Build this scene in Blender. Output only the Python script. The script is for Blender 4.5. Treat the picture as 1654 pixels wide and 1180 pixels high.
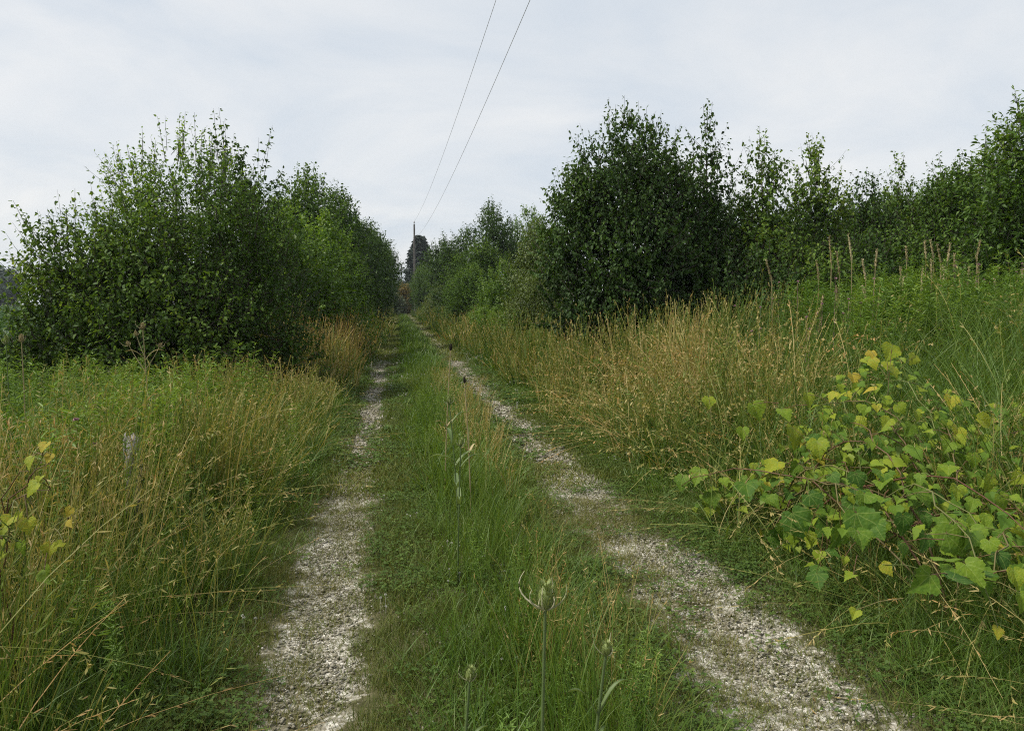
import bpy, math, random
import numpy as np
from mathutils import Matrix, Vector, Euler

# ------------------------------------------------------------------ clear
for o in list(bpy.data.objects):
    bpy.data.objects.remove(o, do_unlink=True)
SC = bpy.context.scene
COL = SC.collection
R = math.radians

# ------------------------------------------------------------------ camera
CAM_H = 1.5
F = 1225.0                      # focal length in pixels of a 1654 px wide frame
YAW, PITCH = math.atan(183 / F), math.atan(100 / F)
cam_data = bpy.data.cameras.new('camera')
cam_data.sensor_width = 36.0
cam_data.lens = 36.0 * F / 1654.0
cam_data.clip_start, cam_data.clip_end = 0.05, 3000
cam = bpy.data.objects.new('camera', cam_data)
cam.location = (0, 0, CAM_H)
cam.rotation_euler = (math.pi / 2 - PITCH, 0, -YAW)
COL.objects.link(cam)
SC.camera = cam
CAM_R = Euler((math.pi / 2 - PITCH, 0, -YAW)).to_matrix()

# ------------------------------------------------------------------ world
SUN_AZ, SUN_EL = R(-92), R(52)      # azimuth from +Y towards +X
w = bpy.data.worlds.new('World'); SC.world = w; w.use_nodes = True
nt = w.node_tree; nt.nodes.clear()
def wn(t, **k):
    n = nt.nodes.new(t)
    for a, b in k.items(): setattr(n, a, b)
    return n
L = nt.links.new
sky = wn('ShaderNodeTexSky', sky_type='NISHITA', sun_disc=False)
sky.sun_elevation, sky.sun_rotation = SUN_EL, SUN_AZ
sky.air_density, sky.dust_density = 1.0, 2.5
bg_sky = wn('ShaderNodeBackground'); bg_sky.inputs['Strength'].default_value = 0.07
L(sky.outputs[0], bg_sky.inputs[0])
tc = wn('ShaderNodeTexCoord')
sep = wn('ShaderNodeSeparateXYZ'); L(tc.outputs['Generated'], sep.inputs[0])
zz = wn('ShaderNodeMath', operation='MAXIMUM'); L(sep.outputs['Z'], zz.inputs[0]); zz.inputs[1].default_value = 0.0
za = wn('ShaderNodeMath', operation='ADD'); L(zz.outputs[0], za.inputs[0]); za.inputs[1].default_value = 0.22
dx = wn('ShaderNodeMath', operation='DIVIDE'); L(sep.outputs['X'], dx.inputs[0]); L(za.outputs[0], dx.inputs[1])
dy = wn('ShaderNodeMath', operation='DIVIDE'); L(sep.outputs['Y'], dy.inputs[0]); L(za.outputs[0], dy.inputs[1])
cmb = wn('ShaderNodeCombineXYZ'); L(dx.outputs[0], cmb.inputs[0]); L(dy.outputs[0], cmb.inputs[1])
nz = wn('ShaderNodeTexNoise'); nz.inputs['Scale'].default_value = 1.3; nz.inputs['Detail'].default_value = 7
nz.inputs['Roughness'].default_value = 0.55; nz.inputs['Distortion'].default_value = 0.5
L(cmb.outputs[0], nz.inputs['Vector'])
cr = wn('ShaderNodeValToRGB'); L(nz.outputs['Fac'], cr.inputs[0])
cr.color_ramp.elements[0].position = 0.28; cr.color_ramp.elements[0].color = (0.63, 0.71, 0.80, 1)
cr.color_ramp.elements[1].position = 0.70; cr.color_ramp.elements[1].color = (0.93, 0.93, 0.92, 1)
bg_cl = wn('ShaderNodeBackground'); L(cr.outputs[0], bg_cl.inputs[0]); bg_cl.inputs['Strength'].default_value = 0.505
mx = wn('ShaderNodeMixShader'); mx.inputs[0].default_value = 0.9
L(bg_sky.outputs[0], mx.inputs[1]); L(bg_cl.outputs[0], mx.inputs[2])
wo = wn('ShaderNodeOutputWorld'); L(mx.outputs[0], wo.inputs['Surface'])

# ------------------------------------------------------------------ sun
sd = bpy.data.lights.new('sun', 'SUN'); sd.energy = 2.6; sd.angle = R(9); sd.color = (1.0, 0.94, 0.84)
sun = bpy.data.objects.new('sun', sd); COL.objects.link(sun)
sdir = Vector((math.sin(SUN_AZ) * math.cos(SUN_EL), math.cos(SUN_AZ) * math.cos(SUN_EL), math.sin(SUN_EL)))
sun.rotation_euler = sdir.to_track_quat('Z', 'Y').to_euler()
sun.location = (0, 0, 30)

# ------------------------------------------------------------------ exposure
vs = SC.view_settings
vs.view_transform = 'Standard'; vs.look = 'None'; vs.exposure = 1.0; vs.gamma = 1.0
SC.cycles.max_bounces = 4; SC.cycles.diffuse_bounces = 2; SC.cycles.glossy_bounces = 2
SC.cycles.transmission_bounces = 4; SC.cycles.transparent_max_bounces = 8
SC.cycles.volume_bounces = 0; SC.cycles.filter_width = 1.1
SC.cycles.use_denoising = False
SC.cycles.use_adaptive_sampling = True; SC.cycles.adaptive_threshold = 0.015
SC.cycles.caustics_reflective = False; SC.cycles.caustics_refractive = False

# ================================================================== helpers
def ray(px, py):
    return CAM_R @ Vector(((px - 827) / F, -(py - 590) / F, -1.0))
def at(px, py, d):
    """the place seen at a picture point, d metres down the path"""
    v = ray(px, py); v = v * (d / v.y)
    return Vector((v.x, v.y, v.z + CAM_H))

class VNoise:
    def __init__(s, seed, n=256):
        s.g = np.random.default_rng(seed).random((n, n)); s.n = n
    def __call__(s, x, y, scale=1.0, octaves=1):
        x = np.asarray(x, float); y = np.asarray(y, float)
        tot = 0; amp = 1; norm = 0
        for k in range(octaves):
            f = scale * 2 ** k
            u, v = x * f + 17.3 * k + 1000, y * f + 9.1 * k + 1000
            i, j = np.floor(u).astype(int), np.floor(v).astype(int)
            a, b = u - i, v - j
            a = a * a * (3 - 2 * a); b = b * b * (3 - 2 * b)
            n = s.n; G = s.g
            val = (G[i % n, j % n] * (1 - a) * (1 - b) + G[(i + 1) % n, j % n] * a * (1 - b)
                   + G[i % n, (j + 1) % n] * (1 - a) * b + G[(i + 1) % n, (j + 1) % n] * a * b)
            tot = tot + val * amp; norm += amp; amp *= 0.5
        return tot / norm
N1, N2, N3 = VNoise(1), VNoise(2), VNoise(3)
def sstep(a, b, x):
    t = np.clip((np.asarray(x, float) - a) / (b - a), 0, 1); return t * t * (3 - 2 * t)

TL, TR = -0.41, 1.41            # wheel track centre lines
def gz(x, y):
    x = np.asarray(x, float); y = np.asarray(y, float)
    z = -0.035 * np.exp(-((x - TL) / 0.26) ** 2) - 0.035 * np.exp(-((x - TR) / 0.28) ** 2)
    z = z + 0.80 * sstep(2.1, 7.5, x) + 0.05 * sstep(-0.8, -1.8, x)
    z = z + 0.10 * (N1(x, y, 0.35, 2) - 0.5) * sstep(0.0, 1.5, np.abs(x - 0.54) - 0.9)
    z = z + 0.03 * (N2(x, y, 1.3, 2) - 0.5)
    return z

def setp(o, label=None, cat=None, group=None, kind=None):
    if label: o['label'] = label
    if cat: o['category'] = cat
    if group: o['group'] = group
    if kind: o['kind'] = kind
    return o

def mesh_np(name, V, faces, mat=None, attrs=None, smooth=False):
    """faces: list of int arrays (n,k)."""
    me = bpy.data.meshes.new(name)
    V = np.ascontiguousarray(V, np.float32).reshape(-1, 3)
    if not isinstance(faces, (list, tuple)): faces = [faces]
    faces = [np.asarray(f, np.int32) for f in faces if len(f)]
    idx = np.concatenate([f.ravel() for f in faces])
    tot = np.concatenate([np.full(len(f), f.shape[1], np.int32) for f in faces])
    start = np.concatenate([[0], np.cumsum(tot)[:-1]]).astype(np.int32)
    me.vertices.add(len(V)); me.vertices.foreach_set('co', V.ravel())
    me.loops.add(len(idx)); me.loops.foreach_set('vertex_index', idx)
    me.polygons.add(len(tot)); me.polygons.foreach_set('loop_start', start)
    if smooth: me.polygons.foreach_set('use_smooth', np.ones(len(tot), bool))
    for k, a in (attrs or {}).items():
        at_ = me.attributes.new(k, 'FLOAT', 'POINT')
        at_.data.foreach_set('value', np.ascontiguousarray(a, np.float32).ravel())
    me.update(calc_edges=True)
    if mat: me.materials.append(mat)
    return me

def obj(name, me, parent=None, loc=None, link=True):
    o = bpy.data.objects.new(name, me)
    if link: COL.objects.link(o)
    if parent: o.parent = parent
    if loc is not None: o.location = loc
    return o
def empty(name, loc):
    o = bpy.data.objects.new(name, None); COL.objects.link(o); o.location = loc; o.empty_display_size = 0.2
    return o

class Geo:
    """collects vertex/face blocks with per-vertex tint and along"""
    def __init__(s): s.V = []; s.F4 = []; s.F3 = []; s.T = []; s.A = []; s.n = 0
    def add(s, V, f4=None, f3=None, tint=0.5, along=0.5):
        V = np.asarray(V, float).reshape(-1, 3); m = len(V)
        s.V.append(V)
        if f4 is not None and len(f4): s.F4.append(np.asarray(f4) + s.n)
        if f3 is not None and len(f3): s.F3.append(np.asarray(f3) + s.n)
        s.T.append(np.broadcast_to(np.asarray(tint, float), (m,)) if np.ndim(tint) == 0 else np.asarray(tint).ravel())
        s.A.append(np.broadcast_to(np.asarray(along, float), (m,)) if np.ndim(along) == 0 else np.asarray(along).ravel())
        s.n += m
    def mesh(s, name, mat, smooth=False):
        fs = []
        if s.F4: fs.append(np.concatenate(s.F4))
        if s.F3: fs.append(np.concatenate(s.F3))
        return mesh_np(name, np.concatenate(s.V), fs, mat,
                       {'tint': np.concatenate(s.T), 'along': np.concatenate(s.A)}, smooth)

def norm(v): return v / np.maximum(np.linalg.norm(v, axis=-1, keepdims=True), 1e-9)

def ribbons(G, C, W, side, tint, along=None):
    """C (n,s,3) centre lines, W (n,s) half widths, side (n,3) or (n,s,3)"""
    n, s, _ = C.shape
    if side.ndim == 2: side = side[:, None, :]
    A = C - side * W[..., None]; B = C + side * W[..., None]
    V = np.stack([A, B], 2).reshape(n, 2 * s, 3)
    k = np.arange(s - 1)
    q = np.stack([2 * k, 2 * k + 1, 2 * k + 3, 2 * k + 2], 1)
    f = (q[None] + (np.arange(n) * 2 * s)[:, None, None]).reshape(-1, 4)
    if along is None: along = np.broadcast_to(np.linspace(0, 1, s), (n, s))
    G.add(V, f4=f, tint=np.repeat(np.asarray(tint), 2 * s), along=np.repeat(along.reshape(n, s), 2, axis=1).ravel())

def tube(G, pts, rad, sides=6, tint=0.5):
    P = np.asarray(pts, float); s = len(P); rad = np.broadcast_to(np.asarray(rad, float), (s,))
    T = norm(np.gradient(P, axis=0))
    ref = np.array([0.0, 0, 1.0]) if abs(T[0, 2]) < 0.9 else np.array([1.0, 0, 0])
    X = norm(np.cross(T, ref)); Y = np.cross(T, X)
    a = np.arange(sides) * 2 * math.pi / sides
    V = P[:, None] + rad[:, None, None] * (np.cos(a)[None, :, None] * X[:, None] + np.sin(a)[None, :, None] * Y[:, None])
    f = []
    for i in range(s - 1):
        for j in range(sides):
            k = (j + 1) % sides
            f.append((i * sides + j, i * sides + k, (i + 1) * sides + k, (i + 1) * sides + j))
    G.add(V, f4=np.array(f), tint=tint, along=np.repeat(np.linspace(0, 1, s), sides))
    # end cap
    G.add(np.concatenate([V[-1], P[-1:]]), f3=np.array([(j, (j + 1) % sides, sides) for j in range(sides)]), tint=tint, along=1.0)

# ================================================================== materials
def new_mat(name):
    m = bpy.data.materials.new(name); m.use_nodes = True
    m.node_tree.nodes.clear(); return m
def ramp(nt, fac, stops):
    r = nt.nodes.new('ShaderNodeValToRGB')
    e = r.color_ramp.elements
    while len(e) > 1: e.remove(e[-1])
    e[0].position = stops[0][0]; e[0].color = (*stops[0][1], 1)
    for p, c in stops[1:]:
        x = e.new(p); x.color = (*c, 1)
    nt.links.new(fac, r.inputs[0]); return r.outputs[0]
def math_n(nt, op, a, b, clamp=False):
    n = nt.nodes.new('ShaderNodeMath'); n.operation = op; n.use_clamp = clamp
    for i, v in enumerate((a, b)):
        if isinstance(v, (int, float)): n.inputs[i].default_value = v
        else: nt.links.new(v, n.inputs[i])
    return n.outputs[0]
def attr(nt, name, typ='GEOMETRY'):
    n = nt.nodes.new('ShaderNodeAttribute'); n.attribute_name = name; n.attribute_type = typ
    return n.outputs['Fac']

def veg(name, stops, trans=0.3, rough=0.55, spec=0.35, k_tint=1.0, k_inst=0.0, k_along=0.0, off=0.0, tcol=(1.25, 1.2, 0.55)):
    """foliage: colour ramp driven by leaf tint, clump tint and height along the blade"""
    m = new_mat(name); nt = m.node_tree
    f = math_n(nt, 'MULTIPLY', attr(nt, 'tint'), k_tint)
    if k_inst: f = math_n(nt, 'ADD', f, math_n(nt, 'MULTIPLY', attr(nt, 'itint', 'INSTANCER'), k_inst))
    if k_along: f = math_n(nt, 'ADD', f, math_n(nt, 'MULTIPLY', attr(nt, 'along'), k_along))
    f = math_n(nt, 'ADD', f, off, True)
    c = ramp(nt, f, stops)
    p = nt.nodes.new('ShaderNodeBsdfPrincipled')
    nt.links.new(c, p.inputs['Base Color']); p.inputs['Roughness'].default_value = rough
    p.inputs['Specular IOR Level'].default_value = spec
    t = nt.nodes.new('ShaderNodeBsdfTranslucent')
    mul = nt.nodes.new('ShaderNodeMix'); mul.data_type = 'RGBA'; mul.blend_type = 'MULTIPLY'
    mul.inputs[0].default_value = 1.0
    nt.links.new(c, mul.inputs[6]); mul.inputs[7].default_value = (*tcol, 1)
    nt.links.new(mul.outputs[2], t.inputs['Color'])
    mixs = nt.nodes.new('ShaderNodeMixShader'); mixs.inputs[0].default_value = trans
    nt.links.new(p.outputs[0], mixs.inputs[1]); nt.links.new(t.outputs[0], mixs.inputs[2])
    o = nt.nodes.new('ShaderNodeOutputMaterial'); nt.links.new(mixs.outputs[0], o.inputs['Surface'])
    return m

def bark(name, c1, c2, scale=8):
    m = new_mat(name); nt = m.node_tree
    tc = nt.nodes.new('ShaderNodeTexCoord'); mp = nt.nodes.new('ShaderNodeMapping')
    mp.inputs['Scale'].default_value = (scale, scale, scale * 0.12)
    nt.links.new(tc.outputs['Object'], mp.inputs[0])
    n = nt.nodes.new('ShaderNodeTexNoise'); n.inputs['Scale'].default_value = 3; n.inputs['Detail'].default_value = 6
    nt.links.new(mp.outputs[0], n.inputs['Vector'])
    c = ramp(nt, n.outputs['Fac'], [(0.3, c1), (0.7, c2)])
    p = nt.nodes.new('ShaderNodeBsdfPrincipled'); nt.links.new(c, p.inputs['Base Color'])
    p.inputs['Roughness'].default_value = 0.85
    b = nt.nodes.new('ShaderNodeBump'); b.inputs['Strength'].default_value = 0.6; b.inputs['Distance'].default_value = 0.01
    nt.links.new(n.outputs['Fac'], b.inputs['Height']); nt.links.new(b.outputs[0], p.inputs['Normal'])
    o = nt.nodes.new('ShaderNodeOutputMaterial'); nt.links.new(p.outputs[0], o.inputs['Surface'])
    return m

M_BARK = bark('bark', (0.035, 0.028, 0.02), (0.11, 0.09, 0.07))
M_POLE = bark('pole_wood', (0.055, 0.05, 0.046), (0.145, 0.135, 0.122), 6)
M_POST = bark('post_wood', (0.10, 0.095, 0.088), (0.27, 0.255, 0.235), 10)
PEAR = [(0.0, (0.020, 0.040, 0.010)), (0.45, (0.062, 0.118, 0.021)), (0.8, (0.120, 0.195, 0.032)), (1.0, (0.185, 0.250, 0.042))]
M_PEAR = veg('pear_leaf', PEAR, 0.36, 0.58, 0.15)
M_PEAR2 = veg('dark_leaf', [(0, (0.018, 0.038, 0.010)), (0.6, (0.044, 0.090, 0.019)), (1, (0.085, 0.145, 0.027))], 0.34, 0.58, 0.18)
M_BRIGHT = veg('bright_leaf', [(0, (0.045, 0.095, 0.014)), (0.6, (0.110, 0.200, 0.026)), (1, (0.195, 0.29, 0.045))], 0.42, 0.5, 0.35)
M_MIDLEAF = veg('mid_leaf', [(0, (0.026, 0.056, 0.012)), (0.6, (0.064, 0.125, 0.020)), (1, (0.125, 0.20, 0.034))], 0.36, 0.58, 0.15)
M_EDGE = veg('edge_leaf', [(0, (0.030, 0.065, 0.012)), (0.6, (0.075, 0.145, 0.022)), (1, (0.15, 0.23, 0.038))], 0.36, 0.5, 0.25)
M_OLIVE = veg('olive_leaf', [(0, (0.05, 0.078, 0.016)), (0.6, (0.095, 0.14, 0.028)), (1, (0.15, 0.19, 0.045))], 0.3, 0.5, 0.35)
M_RUST = veg('rust_leaf', [(0, (0.10, 0.085, 0.028)), (0.6, (0.19, 0.15, 0.05)), (1, (0.27, 0.21, 0.075))], 0.3, 0.6, 0.2)
M_NEEDLE = veg('spruce_needle', [(0, (0.008, 0.018, 0.012)), (1, (0.022, 0.042, 0.026))], 0.1, 0.6, 0.3)
M_FAR = veg('far_leaf', [(0, (0.012, 0.030, 0.018)), (1, (0.032, 0.06, 0.03))], 0.15, 0.6, 0.3)
M_GREY = veg('greygreen_leaf', [(0, (0.05, 0.075, 0.04)), (1, (0.12, 0.15, 0.09))], 0.25, 0.6, 0.3)

# ================================================================== ground and path
def grid_mesh(name, xs, ys, zf, mat):
    X, Y = np.meshgrid(xs, ys); Z = zf(X, Y)
    V = np.stack([X, Y, Z], -1).reshape(-1, 3)
    nx, ny = len(xs), len(ys)
    i, j = np.meshgrid(np.arange(nx - 1), np.arange(ny - 1))
    a = (j * nx + i).ravel()
    return mesh_np(name, V, np.stack([a, a + 1, a + nx + 1, a + nx], 1), mat, smooth=True)

def soil_mat():
    m = new_mat('soil'); nt = m.node_tree
    g = nt.nodes.new('ShaderNodeNewGeometry')
    n = nt.nodes.new('ShaderNodeTexNoise'); n.inputs['Scale'].default_value = 6; n.inputs['Detail'].default_value = 8
    nt.links.new(g.outputs['Position'], n.inputs['Vector'])
    c = ramp(nt, n.outputs['Fac'], [(0.3, (0.028, 0.026, 0.012)), (0.55, (0.05, 0.055, 0.02)), (0.75, (0.085, 0.08, 0.035))])
    p = nt.nodes.new('ShaderNodeBsdfPrincipled'); nt.links.new(c, p.inputs['Base Color']); p.inputs['Roughness'].default_value = 0.95
    p.inputs['Specular IOR Level'].default_value = 0.1
    o = nt.nodes.new('ShaderNodeOutputMaterial'); nt.links.new(p.outputs[0], o.inputs['Surface'])
    return m
def path_mat():
    m = new_mat('gravel_track'); nt = m.node_tree
    g = nt.nodes.new('ShaderNodeNewGeometry')
    gv = attr(nt, 'gravel')
    n1 = nt.nodes.new('ShaderNodeTexNoise'); n1.inputs['Scale'].default_value = 9; n1.inputs['Detail'].default_value = 12; n1.inputs['Roughness'].default_value = .72
    nt.links.new(g.outputs['Position'], n1.inputs['Vector'])
    vor = nt.nodes.new('ShaderNodeTexVoronoi'); vor.inputs['Scale'].default_value = 75
    nt.links.new(g.outputs['Position'], vor.inputs['Vector'])
    sepc = nt.nodes.new('ShaderNodeSeparateColor'); nt.links.new(vor.outputs['Color'], sepc.inputs[0])
    stone = ramp(nt, sepc.outputs[0], [(0, (0.17, 0.155, 0.12)), (0.5, (0.34, 0.32, 0.27)), (1, (0.60, 0.58, 0.52))])
    soil = ramp(nt, n1.outputs['Fac'], [(0.3, (0.040, 0.038, 0.018)), (0.5, (0.075, 0.075, 0.032)), (0.62, (0.12, 0.105, 0.06)), (0.8, (0.06, 0.075, 0.025))])
    dust = nt.nodes.new('ShaderNodeMix'); dust.data_type = 'RGBA'; nt.links.new(math_n(nt, 'MULTIPLY', attr(nt, 'track'), .75), dust.inputs[0])
    nt.links.new(soil, dust.inputs[6]); nt.links.new(ramp(nt, n1.outputs['Fac'], [(.38, (.060, .056, .028)), (.62, (.20, .175, .105))]), dust.inputs[7]); soil = dust.outputs[2]
    f = math_n(nt, 'ADD', gv, math_n(nt, 'MULTIPLY', math_n(nt, 'SUBTRACT', n1.outputs['Fac'], 0.5), 1.6))
    f = ramp(nt, f, [(0.42, (0, 0, 0)), (0.62, (1, 1, 1))])
    mixc = nt.nodes.new('ShaderNodeMix'); mixc.data_type = 'RGBA'
    nt.links.new(f, mixc.inputs[0]); nt.links.new(soil, mixc.inputs[6]); nt.links.new(stone, mixc.inputs[7])
    p = nt.nodes.new('ShaderNodeBsdfPrincipled'); nt.links.new(mixc.outputs[2], p.inputs['Base Color'])
    p.inputs['Roughness'].default_value = 0.95; p.inputs['Specular IOR Level'].default_value = 0.15
    b = nt.nodes.new('ShaderNodeBump'); b.inputs['Strength'].default_value = 0.7; b.inputs['Distance'].default_value = 0.008
    nt.links.new(vor.outputs['Distance'], b.inputs['Height']); nt.links.new(b.outputs[0], p.inputs['Normal'])
    o = nt.nodes.new('ShaderNodeOutputMaterial'); nt.links.new(p.outputs[0], o.inputs['Surface'])
    return m

def gravel_amount(x, y):
    """how bare and stony the two wheel tracks are (0..1)"""
    wob = 0.10 * (N3(x * 0 + 3, y, 0.5, 2) - 0.5)
    a = np.exp(-(((x - TL - wob) / 0.28) ** 4)) * (0.22 + 0.74 * N1(x + 40, y, 1.5, 4) + .10 * sstep(5, 10, y))
    b = np.exp(-(((x - TR - wob) / (0.38 + .08 * sstep(6, 3, y))) ** 4)) * (0.25 + 0.74 * N1(x + 90, y, 1.0, 4))
    return (a + b) * (1 - .30 * sstep(10, 26, y))

xs = np.concatenate([-np.geomspace(900, 7, 22), np.arange(-6.8, 9.6, 0.2), np.geomspace(9.8, 900, 24)])
ys = np.concatenate([[-60, -30, -15], np.arange(-8, 36, 0.4), np.geomspace(36.5, 1500, 46)])
M_SOIL = soil_mat()
ground = obj('ground', grid_mesh('ground', xs, ys,
      lambda x, y: gz(x, y) - 0.05 * ((x > -0.75) & (x < 1.9) & (y < 116) & (y > -7)), M_SOIL))
setp(ground, 'weedy soil ground under the grass and shrubs', 'ground', kind='structure')
pxs = np.arange(-0.9, 2.06, 0.08); pys = np.concatenate([np.arange(-7.5, 30, 0.12), np.geomspace(30.2, 117, 130)])
pme = grid_mesh('path', pxs, pys, lambda x, y: gz(x, y) + 0.004 - 0.03 * ((x < -0.85) | (x > 1.98)), path_mat())
PX, PY = np.meshgrid(pxs, pys)
a_ = pme.attributes.new('gravel', 'FLOAT', 'POINT'); a_.data.foreach_set('value', gravel_amount(PX, PY).astype(np.float32).ravel())
trk = lambda x: np.exp(-((x - TL) / .22) ** 4) + np.exp(-((x - TR) / .26) ** 4)
a_ = pme.attributes.new('track', 'FLOAT', 'POINT'); a_.data.foreach_set('value', trk(PX).astype(np.float32).ravel())
path = obj('path', pme); setp(path, 'two-wheel gravel farm lane running straight away between the hedgerows', 'path', kind='structure')

# ================================================================== trees
def leaf_block(G, P, U, Nrm, Ln, Wd, tint, fold=0.25, simple=False, curl=0.15):
    """P base, U direction, Nrm approx normal; two folded halves"""
    U = norm(U); S = norm(np.cross(U, Nrm)); Nn = np.cross(S, U)
    Ln = Ln[:, None]; Wd = Wd[:, None]
    n = len(P)
    if simple:
        b = P; t = P + U * Ln - Nn * Ln * curl
        l = P + U * Ln * 0.45 + S * Wd * 0.5 + Nn * Wd * fold * 0.5
        r = P + U * Ln * 0.45 - S * Wd * 0.5 + Nn * Wd * fold * 0.5
        V = np.stack([b, l, t, r], 1)
        k = np.arange(n)[:, None] * 4
        f3 = np.concatenate([k + np.array([[0, 2, 1]]), k + np.array([[0, 3, 2]])])
        G.add(V, f3=f3, tint=np.repeat(tint, 4), along=0.5)
    else:
        b = P; t = P + U * Ln - Nn * Ln * curl
        l1 = P + U * Ln * 0.28 + S * Wd * 0.46 + Nn * Wd * fold * 0.5
        r1 = P + U * Ln * 0.28 - S * Wd * 0.46 + Nn * Wd * fold * 0.5
        l2 = P + U * Ln * 0.64 + S * Wd * 0.38 + Nn * (Wd * fold * 0.4 - Ln * curl * 0.45)
        r2 = P + U * Ln * 0.64 - S * Wd * 0.38 + Nn * (Wd * fold * 0.4 - Ln * curl * 0.45)
        V = np.stack([b, l1, l2, t, r2, r1], 1)
        k = np.arange(n)[:, None] * 6
        f4 = np.concatenate([k + np.array([[0, 3, 2, 1]]), k + np.array([[0, 5, 4, 3]])])
        G.add(V, f4=f4, tint=np.repeat(tint, 6), along=0.5)

def twig_leaves(rng, G, O, D, Lt, k, leaf, aspect, droop, simple, tone, up=0.35, W=None, wood_r=0.004):
    """leaves along twigs: O origins, D directions, Lt lengths"""
    n = len(O); D = norm(D)
    t = (np.arange(k)[None] + 0.5 + rng.uniform(-0.35, 0.35, (n, k))) / k
    t = 0.12 + 0.88 * t
    bend = np.zeros((n, 3)); bend[:, 2] = up * rng.uniform(0.3, 1.2, n)
    P = O[:, None] + D[:, None] * (Lt[:, None] * t)[..., None] + bend[:, None] * (Lt[:, None] * t * t)[..., None]
    rnd = norm(rng.normal(size=(n, k, 3)))
    U = D[:, None] * 0.45 + rnd * 0.8
    U[..., 2] -= droop * rng.uniform(0.3, 1.4, (n, k))
    U = norm(U)
    P = P + U * leaf * 0.25
    Nr = rng.normal(size=(n, k, 3)) * 0.5; Nr[..., 2] += 1.0
    s = rng.uniform(0.65, 1.2, (n, k)) * (1.05 - 0.35 * t)
    Ln = leaf * s; Wd = Ln * aspect * rng.uniform(0.85, 1.15, (n, k))
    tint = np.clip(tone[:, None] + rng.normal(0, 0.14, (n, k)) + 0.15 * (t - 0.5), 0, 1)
    leaf_block(G, P.reshape(-1, 3), U.reshape(-1, 3), Nr.reshape(-1, 3), Ln.ravel(), Wd.ravel(), tint.ravel(), simple=simple)
    if W is not None:
        s5 = np.linspace(0, 1, 4)
        C = O[:, None] + D[:, None] * (Lt[:, None] * s5)[..., None] + bend[:, None] * (Lt[:, None] * s5 * s5)[..., None]
        sd = norm(np.cross(D, rng.normal(size=(n, 3))))
        ribbons(W, C, np.broadcast_to(wood_r * (1.1 - 0.8 * s5), (n, 4)), sd, np.full(n, 0.5))
        ribbons(W, C, np.broadcast_to(wood_r * (1.1 - 0.8 * s5), (n, 4)), norm(np.cross(D, sd)), np.full(n, 0.5))

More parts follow.
